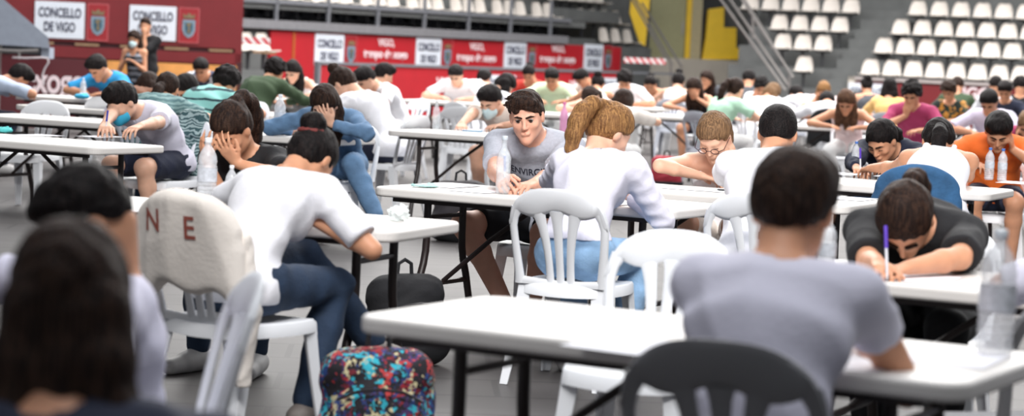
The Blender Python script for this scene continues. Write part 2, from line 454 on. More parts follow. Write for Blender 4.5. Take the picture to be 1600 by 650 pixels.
def chair_parts(root, mt, slots=3):
    def surf(u, v, o):
        v = max(v, 0.0001)
        return Vector((u, -0.195 - 0.125 * (v / 0.42) ** 1.15 + 0.55 * u * u * (v / 0.42) - o, 0.43 + v))
    b = MB()
    # side rails and broad arched top
    def vo(u):
        t = min(1, abs(u) / 0.222); return 0.255 + 0.165 * (1 - t ** 2.6) ** (1 / 2.2)
    sl = [(-0.185, 0.0), (-0.19, 0.06), (-0.197, 0.13), (-0.203, 0.2), (-0.206, 0.25), (-0.200, 0.29), (-0.186, 0.325)]
    for sg in (-1, 1):
        pts = [(u * -sg, v) for u, v in sl]
        ribbon(b, pts, [0.046, 0.04, 0.036, 0.034, 0.034, 0.04, 0.05], 0.022, surf)
    n = 28; vs = []; fs = []
    us = [-0.2215 + 0.443 * i / n for i in range(n + 1)]
    for u in us:
        top = vo(u); t = abs(u) / 0.2215
        bot = min(top - 0.012, 0.305 + 0.028 * math.cos(u / 0.2215 * math.pi * 2) * 0.5 + 0.0 * t)
        if t > 0.86: bot = min(top - 0.006, 0.25)
        c = [(u, bot), (u, bot + (top - bot) * 0.15), (u, top - (top - bot) * 0.15), (u, top)]
        vs += [surf(a, q, 0.0115 * (0.3 if i in (0, 3) else 1)) for i, (a, q) in enumerate(c)]
        vs += [surf(a, q, -0.0115 * (0.3 if i in (0, 3) else 1)) for i, (a, q) in reversed(list(enumerate(c)))]
    for i in range(n):
        for k in range(8): fs.append((i * 8 + k, i * 8 + (k + 1) % 8, (i + 1) * 8 + (k + 1) % 8, (i + 1) * 8 + k))
    fs.append(tuple(range(8))[::-1]); fs.append(tuple(n * 8 + k for k in range(8)))
    b.add(vs, fs)
    for c0 in ((-1, 0, 1) if slots == 3 else (-1.5, -0.5, 0.5, 1.5)):
        k = 1.0 if slots == 3 else 0.72
        pts = [(c0 * k * (0.046 + 0.045 * (v / 0.34) ** 2.4), v) for v in (0.0, 0.05, 0.1, 0.15, 0.2, 0.25, 0.29, 0.32)]
        ws = [0.036 * k, 0.033 * k, 0.032 * k, 0.034 * k, 0.037 * k, 0.041 * k, 0.05 * k, 0.068 * k]
        ribbon(b, pts, ws, 0.018, surf)
    ribbon(b, [(-0.2, 0.012), (-0.1, 0.004), (0, 0.0), (0.1, 0.004), (0.2, 0.012)], [0.045] * 5, 0.02, surf)
    b.build('backrest', mt, root, smooth=True, sharp=55)
    # seat: dished pan with a downturned rim
    s = MB(); nu, nv = 16, 16
    def P(i, j, dz):
        a = -1 + 2 * i / nu; c = -1 + 2 * j / nv
        # squircle outline
        rx = a * math.sqrt(1 - c * c * 0.28); ry = c * math.sqrt(1 - a * a * 0.28)
        wx = 0.205 - 0.012 * (1 - c) / 2
        return (rx * wx * 1.06, ry * 0.212 * 1.06 + 0.005, 0.438 - 0.016 * (1 - a * a) * (1 - c * c * 0.6) - (0.012 if c > 0.9 else 0) + dz)
    vs = [P(i, j, 0) for i in range(nu + 1) for j in range(nv + 1)] + [P(i, j, -0.012) for i in range(nu + 1) for j in range(nv + 1)]
    M_ = nv + 1; K = (nu + 1) * M_
    fs = [(i * M_ + j, (i + 1) * M_ + j, (i + 1) * M_ + j + 1, i * M_ + j + 1) for i in range(nu) for j in range(nv)]
    fs += [(K + i * M_ + j, K + i * M_ + j + 1, K + (i + 1) * M_ + j + 1, K + (i + 1) * M_ + j) for i in range(nu) for j in range(nv)]
    rim = [(i, 0) for i in range(nu)] + [(nu, j) for j in range(nv)] + [(i, nv) for i in range(nu, 0, -1)] + [(0, j) for j in range(nv, 0, -1)]
    s.add(vs, fs)
    rv = []; rf = []
    for (i, j) in rim:
        x, y, z = P(i, j, 0); l = math.hypot(x, y)
        rv += [(x, y, z), (x * (1 + 0.006 / l), y * (1 + 0.006 / l), z - 0.006), (x * (1 + 0.01 / l), y * (1 + 0.01 / l), z - 0.048), (x * (1 - 0.004 / l), y * (1 - 0.004 / l), z - 0.048), (x * (1 - 0.006 / l), y * (1 - 0.006 / l), z - 0.012)]
    n = len(rim)
    for i in range(n):
        for k in range(4):
            a, c = i * 5 + k, ((i + 1) % n) * 5 + k
            rf.append((a, a + 1, c + 1, c))
    s.add(rv, rf)
    s.build('seat', mt, root, smooth=True, sharp=50)
    for sx_ in (-1, 1):
        for fr in (1, -1):
            g = MB()
            x0, y0 = 0.188 * sx_, (0.185 if fr > 0 else -0.188); x1, y1 = 0.222 * sx_, (0.232 if fr > 0 else -0.275)
            N_ = 8; vs = []
            for i in range(N_ + 1):
                t = i / N_; z = 0.428 * (1 - t); x = x0 + (x1 - x0) * t; y = y0 + (y1 - y0) * t ** 1.2
                w_ = 0.062 * (1 - t) + 0.036 * t; th = 0.011
                # angle section open to the inside
                sec = [(0, 0), (-sx_ * w_, 0), (-sx_ * w_, -fr * th), (-sx_ * th, -fr * th), (-sx_ * th, -fr * w_), (0, -fr * w_)]
                vs += [(x + a + sx_ * 0.006, y + b_ + fr * 0.006, z) for a, b_ in sec]
            fs = [(i * 6 + k, i * 6 + (k + 1) % 6, (i + 1) * 6 + (k + 1) % 6, (i + 1) * 6 + k) for i in range(N_) for k in range(6)]
            fs += [tuple(range(6))[::-1], tuple(N_ * 6 + k for k in range(6))]
            g.add(vs, fs); g.build('leg', mt, root, bevel=0.003)
    return root

_chair_src = {}
def chair(x, y, rz, label, group='white plastic chairs', colour='white', slots=3, z=0.0):
    key = (colour, slots)
    if key not in _chair_src:
        mt = WHITE_PL if colour == 'white' else mat('chair_plastic_' + colour, {'grey': (176, 180, 190), 'shade_grey': (138, 138, 141)}[colour], 0.4, 0.03, 5, spec=0.4)  # darkest tone: white plastic with foreground shade in its colour; also one grey chair
        r = chair_parts(empty('plastic_chair'), mt, slots); _chair_src[key] = r
    else: r = copy_tree(_chair_src[key])
    r.location = (x, y, z); r.rotation_euler = (0, 0, rz)
    tag(r, label, 'chair', group)
    return r

TL, TW, TZ = 1.58, 0.70, 0.74
_table_src = []
def make_table():
    r = empty('folding_table')
    t = MB(); t.prism(rrect(TL, TW, 0.075, 8), TZ - 0.045, TZ)
    t.build('tabletop', TABLE_PL, r, bevel=0.012)
    for e in (-1, 1):
        for sd in (-1, 1):
            g = MB(); x = e * (TL / 2 - 0.22)
            pts = [(x, sd * 0.17, TZ - 0.05), (x, sd * 0.17, 0.50), (x, sd * 0.175, 0.44), (x, sd * 0.19, 0.38), (x, sd * 0.225, 0.30), (x, sd * 0.27, 0.16), (x, sd * 0.30, 0.02)]
            g.tube(pts, 0.018, 10); g.lathe([(0.019, 0), (0.019, 0.03)], 10, (x, sd * 0.302, 0))
            g.build('leg', LEG_MT, r, smooth=True)
        for zz, hw, rr in ((0.275, 0.235, 0.013), (0.6, 0.18, 0.011)):
            c = MB(); c.tube([(x, -hw, zz), (x, hw, zz)], rr, 8); c.build('crossbar', LEG_MT, r, smooth=True)
        b = MB(); b.tube([(x, 0, 0.28), (x * 0.55, 0, 0.5), (x * 0.12, 0, TZ - 0.06)], 0.012, 8)
        b.build('brace', LEG_MT, r, smooth=True)
    for sd in (-1, 1):
        f = MB(); f.box((0, sd * (TW / 2 - 0.06), TZ - 0.055), (TL - 0.2, 0.02, 0.024)); f.build('under_rail', LEG_MT, r)
    return r
TABLES = {}
def table(key, px, py, corner, ang, label):
    p = onz(px, py, TZ)
    lx = -TL / 2 if corner[1] == 'L' else TL / 2
    ly = -TW / 2 if corner[0] == 'N' else TW / 2
    a = R(ang); x = p.x - (lx * math.cos(a) - ly * math.sin(a)); y = p.y - (lx * math.sin(a) + ly * math.cos(a))
    r = make_table() if not _table_src else copy_tree(_table_src[0])
    if not _table_src: _table_src.append(r)
    r.location = (x, y, 0); r.rotation_euler = (0, 0, a)
    tag(r, label, 'table', 'white folding exam tables')
    TABLES[key] = (x, y, a)
    print('table', key, round(x, 2), round(y, 2))
    return r
def tpos(key, u, v):
    """point on a table: u along the long side, v across (- is the side nearest the camera)"""
    x, y, a = TABLES[key]
    return (x + u * math.cos(a) - v * math.sin(a), y + u * math.sin(a) + v * math.cos(a))

# ---------------------------------------------------------------- people
SKIN = {
    'light': mat('skin_light', (226, 178, 152), 0.5, 0.06, 18, spec=0.35),
    'tan': mat('skin_tan', (206, 150, 118), 0.5, 0.06, 18, spec=0.35),
    'rosy': mat('skin_rosy', (222, 168, 144), 0.5, 0.06, 18, spec=0.35),
    'deep': mat('skin_deep', (150, 98, 74), 0.5, 0.06, 18, spec=0.35),
}
for k_, m_ in SKIN.items():
    b_ = m_.node_tree.nodes['Principled BSDF']
    b_.inputs['Subsurface Weight'].default_value = 0.12; b_.inputs['Subsurface Scale'].default_value = 0.02
    b_.inputs['Subsurface Radius'].default_value = (1.0, 0.4, 0.25)
HAIR = {
    'black': hairmat('hair_black', (14, 11, 12), (34, 27, 26)),
    'dark': hairmat('hair_dark_brown', (28, 18, 15), (62, 43, 33)),
    'brown': hairmat('hair_brown', (62, 42, 32), (112, 80, 58)),
    'blond': hairmat('hair_blond_brown', (112, 78, 50), (172, 128, 80)),
    'sandy': hairmat('hair_sandy', (100, 76, 56), (150, 116, 84)),
}
EYE_W = mat('eye_white', (186, 176, 170), 0.3, 0.02)
EYE_B = mat('eye_dark', (40, 24, 18), 0.15, 0.02)
LIP = mat('lip_skin', (190, 124, 106), 0.45, 0.05)
SHOE = {'white': mat('shoe_white', (205, 203, 202), 0.6, 0.08), 'black': mat('shoe_black', (26, 26, 28), 0.5, 0.1), 'grey': mat('shoe_grey', (120, 112, 108), 0.6, 0.15, 40)}

def lerp(a, b, t): return a + (b - a) * t
def tup(v): return (v[0], v[1], v[2])

def hand_prims(W, f, n, side, curl, hs, spread=0.0, thumb=0.6):
    """W wrist, f finger direction, n back of hand, side +1 right / -1 left; returns capsules"""
    f = f.normalized(); n = (n - f * n.dot(f)).normalized(); s = f.cross(n)
    th = -side            # thumb side along s (right hand palm down: -x)
    out = []
    pr = []
    for i, off in enumerate((-1.5, -0.5, 0.5, 1.5)):
        o = off * 0.0195 * hs
        k = W + f * (0.082 - 0.004 * abs(off)) * hs + s * o
        pr.append(('cap', tup(W + s * o * 0.55 + f * 0.01), tup(k), 0.0145 * hs, 0.0115 * hs))
    fing = []
    ln = {0: (0.040, 0.024, 0.019), 1: (0.045, 0.028, 0.021), 2: (0.042, 0.026, 0.020), 3: (0.033, 0.020, 0.017)}
    for i, off in enumerate((-1.5, -0.5, 0.5, 1.5)):
        j = i if th < 0 else 3 - i      # index finger lies next to the thumb
        k = W + f * (0.082 - 0.004 * abs(off)) * hs + s * off * 0.0195 * hs
        d = (f + s * off * spread * 0.16).normalized()
        seg = ln[j]; ax = d.cross(n).normalized()
        c_ = curl[j] if isinstance(curl, (list, tuple)) else curl
        p = k; r = 0.0098
        for q, l in enumerate(seg):
            ang = c_ * (0.55, 0.95, 0.6)[q]
            rot = Matrix.Rotation(-ang, 3, ax)
            d = rot @ d
            e = p + d * l * hs
            fing.append(('cap', tup(p), tup(e), r * hs, (r - 0.001) * hs)); p = e; r -= 0.0009
    b = W + f * 0.022 * hs + s * th * 0.022 * hs - n * 0.004
    d = (f * 0.75 + s * th * (0.75 * thumb + 0.2) - n * 0.25).normalized()
    e = b + d * 0.042 * hs; d2 = (d + f * 0.5 - s * th * 0.35 - n * 0.1).normalized(); e2 = e + d2 * 0.030 * hs; e3 = e2 + (d2 + f * 0.2).normalized() * 0.022 * hs
    fing += [('cap', tup(b), tup(e), 0.0145 * hs, 0.0115 * hs), ('cap', tup(e), tup(e2), 0.011 * hs, 0.0095 * hs), ('cap', tup(e2), tup(e3), 0.0095 * hs, 0.0085 * hs)]
    return pr, fing

def person(label, hx, hy, s, yaw, sex='m', sc=None, skin='light', hair='black', style='short', top=('tee', None), bottom=('jeans', None), shoe='white',
           pitch=35, turn=0, tilt=0, lean=None, side=0.0, neck=0.0, rh='table', lh='table', re=None, le=None, legs=None, hd=1.0,
           mask=None, brows=None, eyes=False, glasses=False, h=None, standing=False, has_chair=None, chair_kw=None, group=None, name='person', seed=0, fat=1.0, legs_on=True, hipz=0.55, roll_hand=None, folds=1.0, cid=None):
    female = sex == 'f'
    if sc is None: sc = 0.94 if female else 1.0
    if h is None: h = 0.014 if s < 130 else 0.0115 if s < 210 else 0.0075 if s < 420 else 0.009
    det = h <= 0.0085
    yaw = R(yaw); WD = atY(hx, hy, F_PX / s)
    cy, sy = math.cos(yaw), math.sin(yaw)
    def w2l(p, root):
        d = Vector(p) - root; return Vector((d.x * cy + d.y * sy, -d.x * sy + d.y * cy, d.z))
    hz0 = 0.92 * sc if standing else hipz
    def spine(a):
        P0 = Vector((0, 0, hz0)); D = lambda t: Vector((math.sin(side) * math.cos(t) , math.sin(t), math.cos(t) * math.cos(side)))
        P1 = P0 + D(0.35 * a) * 0.16 * sc; P2 = P1 + D(0.85 * a) * 0.18 * sc; P3 = P2 + D(min(1.3 * a, 1.75)) * 0.135 * sc
        an = min(1.15 * a, 1.6) * 0.95 + neck + 0.15
        HC = P3 + D(an) * 0.165 * sc + Vector((0, 0.02, 0))
        return P0, P1, P2, P3, HC
    hs_ = hd * sc
    if lean is None:
        lo, hi = -0.05, 1.5
        for _ in range(30):
            mid = (lo + hi) / 2
            if spine(mid)[4].z > WD.z: lo = mid
            else: hi = mid
        a = (lo + hi) / 2
    else:
        a = R(lean); hz0 += WD.z - spine(a)[4].z
    P0, P1, P2, P3, HC = spine(a)
    dz = WD.z - HC.z
    if a < 0 or abs(dz) > 0.02: print('  lean', label[:30], round(math.degrees(a)), 'dz', round(dz, 3), 'headz', round(WD.z, 2))
    root = Vector((WD.x - (HC.x * cy - HC.y * sy), WD.y - (HC.x * sy + HC.y * cy), 0))
    up = (P3 - P2).normalized()
    shw = (0.158 if female else 0.182) * sc * (0.5 + 0.5 * fat)
    HRm = Matrix.Rotation(R(turn), 3, 'Z') @ Matrix.Rotation(R(-pitch), 3, 'X') @ Matrix.Rotation(R(tilt), 3, 'Y')
    HRl = [[HRm[i][j] for j in range(3)] for i in range(3)]
    def H(x, y, z): return tup(HC + HRm @ (Vector((x, y, z)) * hs_))
    def hell(c, r): return ('ell', H(*c), tuple(v * hs_ for v in r), HRl)
    def hcap(a_, b_, ra, rb): return ('cap', H(*a_), H(*b_), ra * hs_, rb * hs_)
    # arms
    arms = {}
    for sd, tgt, eh in ((1, rh, re), (-1, lh, le)):
        S = P3 - up * 0.045 * sc + Vector((sd * shw, 0.02 + 0.02 * math.sin(a), 0))
        La, Lb = 0.285 * sc, 0.25 * sc
        hf = hn = None; curl = 0.55; mode = tgt
        if isinstance(tgt, str):
            if tgt == 'table': W = Vector((sd * 0.12, max(0.42, S.y + 0.2), TZ + 0.035)); hn = Vector((0, 0, 1)); hf = Vector((-sd * 0.5, 1, -0.02)); curl = (0.5, 0.6, 0.7, 0.8)
            elif tgt == 'pen': W = Vector((sd * 0.14, max(0.40, S.y + 0.17), TZ + 0.04)); hn = Vector((sd * 0.5, 0, 1)); hf = Vector((-sd * 0.55, 1, -0.1)); curl = (0.75, 0.95, 1.15, 1.25)
            elif tgt == 'face': W = HC + HRm @ Vector((sd * 0.085, 0.075, -0.10)); hf = HRm @ Vector((-sd * 0.2, -0.1, 1)); hn = HRm @ Vector((sd * 0.75, 0.9, 0.1)); curl = 0.25
            elif tgt == 'cheek': W = HC + HRm @ Vector((sd * 0.10, 0.03, -0.14)); hf = HRm @ Vector((-sd * 0.12, -0.05, 1)); hn = HRm @ Vector((sd * 1.0, 0.1, 0.0)); curl = 0.5
            elif tgt == 'forehead': W = HC + HRm @ Vector((sd * 0.075, 0.14, -0.055)); hf = HRm @ Vector((-sd * 0.45, -0.15, 1)); hn = HRm @ Vector((0.1 * sd, 1, 0.2)); curl = 0.35
            elif tgt == 'chin': W = HC + HRm @ Vector((sd * 0.05, 0.10, -0.20)); hf = HRm @ Vector((-sd * 0.3, 0.0, 1)); hn = HRm @ Vector((sd * 0.4, 1.0, 0.1)); curl = 1.0
            elif tgt == 'down': W = Vector((sd * (shw + 0.05), 0.06, S.z - 0.52 * sc)); hf = Vector((0, 0.15, -1)); hn = Vector((sd, 0, 0)); curl = 0.4
        else:
            kind = tgt[0]
            if kind == 'px': W = w2l(onz(tgt[1], tgt[2], tgt[3]), root)
            elif kind == 'pY': W = w2l(atY(tgt[1], tgt[2], tgt[3]), root)
            elif kind == 'l': W = Vector(tgt[1:4])
            opt = tgt[4] if len(tgt) > 4 else {}
            curl = opt.get('curl', 0.6)
            if 'f' in opt: hf = Vector(opt['f'])
            if 'n' in opt: hn = Vector(opt['n'])
            if opt.get('head'): hf = HRm @ hf; hn = HRm @ hn
        V = W - S; d = V.length; mx = (La + Lb) * 0.985
        if d > mx:
            if d > mx * 1.12: W = S + V * (mx * 1.12 / d)
            V = W - S; d = V.length; k = max(1.0, d / mx); La *= k; Lb *= k
        if d < 0.09: W = S + V.normalized() * 0.09; d = 0.09; V = W - S
        t = (La * La - Lb * Lb + d * d) / (2 * d * d) ; cc = S + V * t; rr = math.sqrt(max(0, La * La - (t * d) ** 2))
        ax = V.normalized(); u1 = ax.orthogonal().normalized(); u2 = ax.cross(u1)
        best = None
        et = None
        if eh is not None:
            if eh[0] == 'px': et = w2l(onz(eh[1], eh[2], eh[3]), root)
            elif eh[0] == 'pY': et = w2l(atY(eh[1], eh[2], eh[3]), root)
            else: et = Vector(eh[1:4])
        for q in range(48):
            ang = q / 48 * 2 * math.pi; Ept = cc + (u1 * math.cos(ang) + u2 * math.sin(ang)) * rr
            if et is not None: cost = (Ept - et).length
            else:
                rel = Ept - S
                tz = TZ + 0.05
                cost = abs(Ept.z - tz) * (1.0 if Ept.z > tz else 3.0) - 0.5 * sd * (Ept.x - S.x) * (1 if not standing else 0.3)
                if standing: cost = Ept.z * 0.6 - 0.35 * sd * (Ept.x - S.x) + 0.3 * Ept.y
                if Ept.y < P2.y - 0.12 and not standing: cost += 0.3
            if best is None or cost < best[0]: best = (cost, Ept)
        E_ = best[1]
        if hf is None: hf = (W - E_).normalized() + Vector((-sd * 0.2, 0, -0.1))
        if hn is None: hn = Vector((0, 0, 1))
        arms[sd] = (S, E_, W, hf, hn, curl)
    # legs
    if standing:
        K = {sd: Vector((sd * 0.10, 0.02, 0.49 * sc)) for sd in (1, -1)}; A = {sd: Vector((sd * 0.12, -0.02, 0.09)) for sd in (1, -1)}
    elif legs is None:
        K = {1: Vector((0.14, 0.40 * sc, 0.53)), -1: Vector((-0.14, 0.40 * sc, 0.53))}
        A = {1: Vector((0.12, 0.34, 0.09)), -1: Vector((-0.13, 0.30, 0.09))}
    else:
        K = {1: Vector(legs[0]), -1: Vector(legs[2])}; A = {1: Vector(legs[1]), -1: Vector(legs[3])}
    HJ = {sd: Vector((sd * 0.088 * sc, 0, hz0)) for sd in (1, -1)}
    FD = {sd: (Vector((sd * 0.25, 1, 0)).normalized()) for sd in (1, -1)}
    if legs is not None and len(legs) > 4: FD = {1: Vector(legs[4]).normalized(), -1: Vector(legs[5]).normalized()}
    # ---- primitives
    fw = fat * (0.92 if female else 1.0) * sc
    torso = [('cap', tup(P0 + Vector((0, -0.01, 0))), tup(P1), 0.104 * fw, (0.084 if female else 0.094) * fw, 1.42),
             ('cap', tup(P1), tup(P2), (0.084 if female else 0.094) * fw, 0.104 * fw, 1.36 if female else 1.42),
             ('cap', tup(P2), tup(P3 - up * 0.06), 0.104 * fw, 0.080 * fw, 1.42 if female else 1.55),
             ('cap', tup(arms[-1][0]), tup(arms[1][0]), 0.052 * fw, 0.052 * fw),
             ('cap', tup(P3 - up * 0.05 + Vector((-shw * .55, 0, 0))), tup(P3 - up * 0.05 + Vector((shw * .55, 0, 0))), 0.062 * fw, 0.062 * fw)]
    hipp = [('ell', tup(P0 + Vector((sd * 0.075 * sc, -0.02, -0.005))), (0.095 * fw, 0.11 * fw, 0.095 * fw)) for sd in (1, -1)]
    if female: torso += [('ell', tup(P2 + Vector((sd * 0.07, 0.085 * math.cos(a), -0.07 * math.sin(a) - 0.01))), (0.055, 0.05, 0.055)) for sd in (1, -1)]
    NB = Vector(H(0, -0.035, -0.055))
    neckp = ('cap', tup(P3 - up * 0.04), tup(NB), (0.055 if female else 0.062) * sc, 0.05 * sc if female else 0.056 * sc)
    # bounds
    pts = [P0, P1, P2, P3, HC] + [q for sd in (1, -1) for q in (arms[sd][0], arms[sd][1], arms[sd][2] + arms[sd][3].normalized() * 0.17)]
    if legs_on: pts += [K[1], K[-1], A[1], A[-1], A[1] + FD[1] * 0.2, A[-1] + FD[-1] * 0.2]
    lo = [min(p[i] for p in pts) - 0.17 for i in range(3)]; hi = [max(p[i] for p in pts) + 0.17 for i in range(3)]
    if legs_on: lo[2] = -0.03
    # ---- body
    fine = None
    if eyes:
        fx = [(HC[i] - 0.15, HC[i] + 0.15, 0.0034) for i in range(3)]
        fine = [[fx[0]], [fx[1]], [fx[2]]]
    B = Field(lo, hi, h, fine)
    for p in torso: B.put(p, 0.05)
    for p in hipp: B.put(p, 0.04)
    B.put(neckp, 0.03)
    for sd in (1, -1):
        S, E_, W, hf, hn, curl = arms[sd]
        ar = (0.88 if female else 1.0) * sc * (0.6 + 0.4 * fat)
        B.put(('cap', tup(S), tup(E_), 0.051 * ar, 0.039 * ar), 0.03)
        m1 = E_ + (W - E_) * 0.35
        B.put(('cap', tup(E_), tup(m1), 0.040 * ar, 0.039 * ar), 0.015); B.put(('cap', tup(m1), tup(W), 0.039 * ar, 0.0255 * ar), 0.015)
        if legs_on:
            B.put(('cap', tup(HJ[sd]), tup(K[sd]), 0.086 * sc * fat, 0.058 * sc), 0.04)
            cm = K[sd] + (A[sd] - K[sd]) * 0.3 + Vector((0, -0.015, 0))
            B.put(('cap', tup(K[sd]), tup(cm), 0.056 * sc, 0.056 * sc), 0.03); B.put(('cap', tup(cm), tup(A[sd]), 0.055 * sc, 0.036 * sc), 0.02)
            B.put(('cap', tup(A[sd] + Vector((0, 0, -0.045))), tup(A[sd] + FD[sd] * 0.15 + Vector((0, 0, -0.055))), 0.038, 0.028), 0.02)
        pr, fg = hand_prims(W, hf, hn, sd, curl, 0.93 * sc if female else 1.0 * sc, spread=1.0)
        for p in pr: B.put(p, 0.012)
        for p in fg: B.put(p, 0.004 if det else 0.002)
    # head
    B.put(hell((0, -0.012, 0.03), (0.077, 0.096, 0.088)), 0.02)
    B.put(hell((0, 0.022, -0.03), (0.064, 0.068, 0.082)), 0.03)
    B.put(hcap((-0.046, 0.0, -0.062), (0, 0.07, -0.10), 0.022, 0.02), 0.03); B.put(hcap((0.046, 0.0, -0.062), (0, 0.07, -0.10), 0.022, 0.02), 0.03)
    if det or eyes:
        for q in (-1, 1):
            B.put(hell((q * 0.04, 0.062, -0.022), (0.024, 0.022, 0.02)), 0.02)
            B.put(hcap((q * 0.012, 0.084, 0.021), (q * 0.046, 0.070, 0.024), 0.0085, 0.007), 0.014)
            B.put(hell((q * 0.031, 0.098, 0.004), (0.017, 0.012, 0.0095)), 0.010, 's')
            B.put(hell((q * 0.032, 0.074, 0.003), (0.0135, 0.0125, 0.0125)), 0.004)
        B.put(hell((0, 0.092, -0.06), (0.024, 0.012, 0.012)), 0.012)
    B.put(hcap((0, 0.086, 0.012), (0, 0.108, -0.026), 0.0075, 0.0115), 0.012)
    if det: 
        for q in (-1, 1): B.put(hell((q * 0.012, 0.098, -0.030), (0.0075, 0.009, 0.0065)), 0.006)
    for q in (-1, 1):
        B.put(hell((q * 0.079, -0.005, -0.006), (0.010, 0.019, 0.031)), 0.008)
    body = B.mesh(name, SKIN[skin], None, 1)
    del B
    body.location = root; body.rotation_euler = (0, 0, yaw)
    tag(body, label, 'person', group)
    rng = random.Random(hash(label) & 0xffff if False else sum(map(ord, label)))
    sd0 = rng.randrange(9999)
    # ---- top garment
    kind, mt = top[0], top[1]
    if kind:
        Gf = Field(lo, hi, h * 1.05)
        off = 0.012 + 0.003 * (h > 0.01)
        def infl(p, o, dropx=0.0):
            if p[0] == 'cap': return ('cap', p[1], p[2], p[3] + o, p[4] + o) + tuple(p[5:])
            return ('ell', p[1], tuple(v + o for v in p[2])) + tuple(p[3:])
        if kind == 'tank':
            for p in torso[:3] + torso[5:]: Gf.put(infl(p, off + 0.003), 0.05)
            Gf.put(infl(hipp[0], off), 0.04); Gf.put(infl(hipp[1], off), 0.04)
            Gf.plane(P2 + up * 0.108, -up)
            for q in (-1, 1):
                xs_ = q * shw * 0.5; A_ = P2 + up * 0.085; yo = Vector((xs_, 0, 0))
                fr_ = Vector((0, up.z, -up.y)) * 0.098 * fw
                Gf.put(('cap', tup(A_ + yo * 1.1 + fr_ * 1.05), tup(P3 - up * 0.0 + yo * 0.95 + fr_ * 0.35), 0.018, 0.016), 0.006)
                Gf.put(('cap', tup(P3 - up * 0.0 + yo * 0.95 + fr_ * 0.35), tup(P3 - up * 0.035 + yo * 0.95 - fr_ * 0.62), 0.016, 0.016), 0.006)
                Gf.put(('cap', tup(P3 - up * 0.035 + yo * 0.95 - fr_ * 0.62), tup(A_ + yo * 0.9 - fr_ * 1.0), 0.016, 0.018), 0.006)
        else:
            for p in torso: Gf.put(infl(p, off), 0.055)
            Gf.put(infl(hipp[0], off + 0.009), 0.05); Gf.put(infl(hipp[1], off + 0.009), 0.05)
        if folds: Gf.ripple(0.0075 * folds, 19, sd0, 0.6, True)
        Gf.plane(P0 + Vector((0, 0, -0.055 + (top[3] if len(top) > 3 else 0))), Vector((0, 0, 1)))
        if kind != 'tank':
            fr = {'tee': 0.62, 'long': 1.0, 'half': 0.9}[kind] if len(top) < 3 or top[2] is None else top[2]
            for sd in (1, -1):
                S, E_, W = arms[sd][:3]
                Sl = Field(lo, hi, h * 1.05)
                if kind == 'long':
                    Sl.put(('cap', tup(S), tup(E_), 0.066 * sc, 0.054 * sc), 0.02); Sl.put(('cap', tup(E_), tup(W), 0.054 * sc, 0.037 * sc), 0.02)
                    if folds: Sl.ripple(0.007 * folds, 30, sd0 + sd, 1.2, True)
                    Wc = E_ + (W - E_) * 0.93; Sl.plane(Wc, (E_ - W).normalized()) if (E_ - W).normalized().dot(S - W) > 0 else None
                else:
                    Ec = S + (E_ - S) * fr; dn = (S - E_).normalized()
                    Sl.put(('cap', tup(S), tup(E_), 0.063 * sc, 0.066 * sc), 0.02)
                    if folds: Sl.ripple(0.005 * folds, 24, sd0 + sd, 1.0, True)
                    Sl.plane(Ec, dn)
                Gf.union(Sl, 0.035); del Sl
        # neck opening
        nb = (0.074 if female else 0.066) * sc * (1.18 if h > 0.01 else 1.0)
        Gf.put(('cap', tup(P3 - up * 0.012), tup(NB + (NB - P3) * 0.6), nb, nb), 0.004, 's')
        if kind == 'tank': Gf.put(('cap', tup(P3 - up * 0.035 + Vector((0, up.z, -up.y)) * 0.10), tup(P3 + up * 0.08 + Vector((0, up.z, -up.y)) * 0.06), 0.045, 0.075), 0.004, 's')
        g = Gf.mesh({'tee': 't_shirt', 'long': 'long_sleeved_top', 'half': 'shirt', 'tank': 'tank_top'}[kind], mt, body, 1)
        del Gf
    # ---- trousers or shorts
    if legs_on and bottom[0]:
        bk, bm = bottom[0], bottom[1]
        Gf = Field([lo[0], lo[1], -0.02], [hi[0], hi[1], hz0 + 0.26], h * 1.1)
        for p in hipp: Gf.put(('ell', p[1], tuple(v + 0.010 for v in p[2])), 0.04)
        Gf.put(('cap', torso[0][1], torso[0][2], torso[0][3] + 0.007, torso[0][4] + 0.007, 1.42), 0.03)
        Gf.plane(P0 + (P1 - P0) * 0.55, -(P1 - P0).normalized())
        for sd in (1, -1):
            Sl = Field([lo[0], lo[1], -0.02], [hi[0], hi[1], hz0 + 0.26], h * 1.1)
            if bk == 'shorts':
                Sl.put(('cap', tup(HJ[sd]), tup(K[sd]), 0.098 * sc * fat, 0.082 * sc), 0.02)
                Sl.plane(HJ[sd] + (K[sd] - HJ[sd]) * (bottom[2] if len(bottom) > 2 else 0.72), (HJ[sd] - K[sd]).normalized())
            else:
                Sl.put(('cap', tup(HJ[sd]), tup(K[sd]), 0.097 * sc * fat, 0.069 * sc), 0.02)
                Ae = K[sd] + (A[sd] - K[sd]) * 0.95
                Sl.put(('cap', tup(K[sd]), tup(K[sd] + (Ae - K[sd]) * 0.35 + Vector((0, -0.012, 0))), 0.071 * sc, 0.070 * sc), 0.02); Sl.put(('cap', tup(K[sd] + (Ae - K[sd]) * 0.35 + Vector((0, -0.012, 0))), tup(Ae), 0.070 * sc, 0.057 * sc), 0.02)
                Sl.plane(Ae + Vector((0, 0, -0.01)), (K[sd] - A[sd]).normalized()) if (K[sd] - A[sd]).z > 0.2 and False else None
            Gf.union(Sl, 0.03); del Sl
        Gf.ripple(0.005, 22, sd0 + 5, 1.0, True)
        Gf.mesh('shorts' if bk == 'shorts' else ('jeans' if bk == 'jeans' else 'trousers'), bm, body, 1)
        del Gf
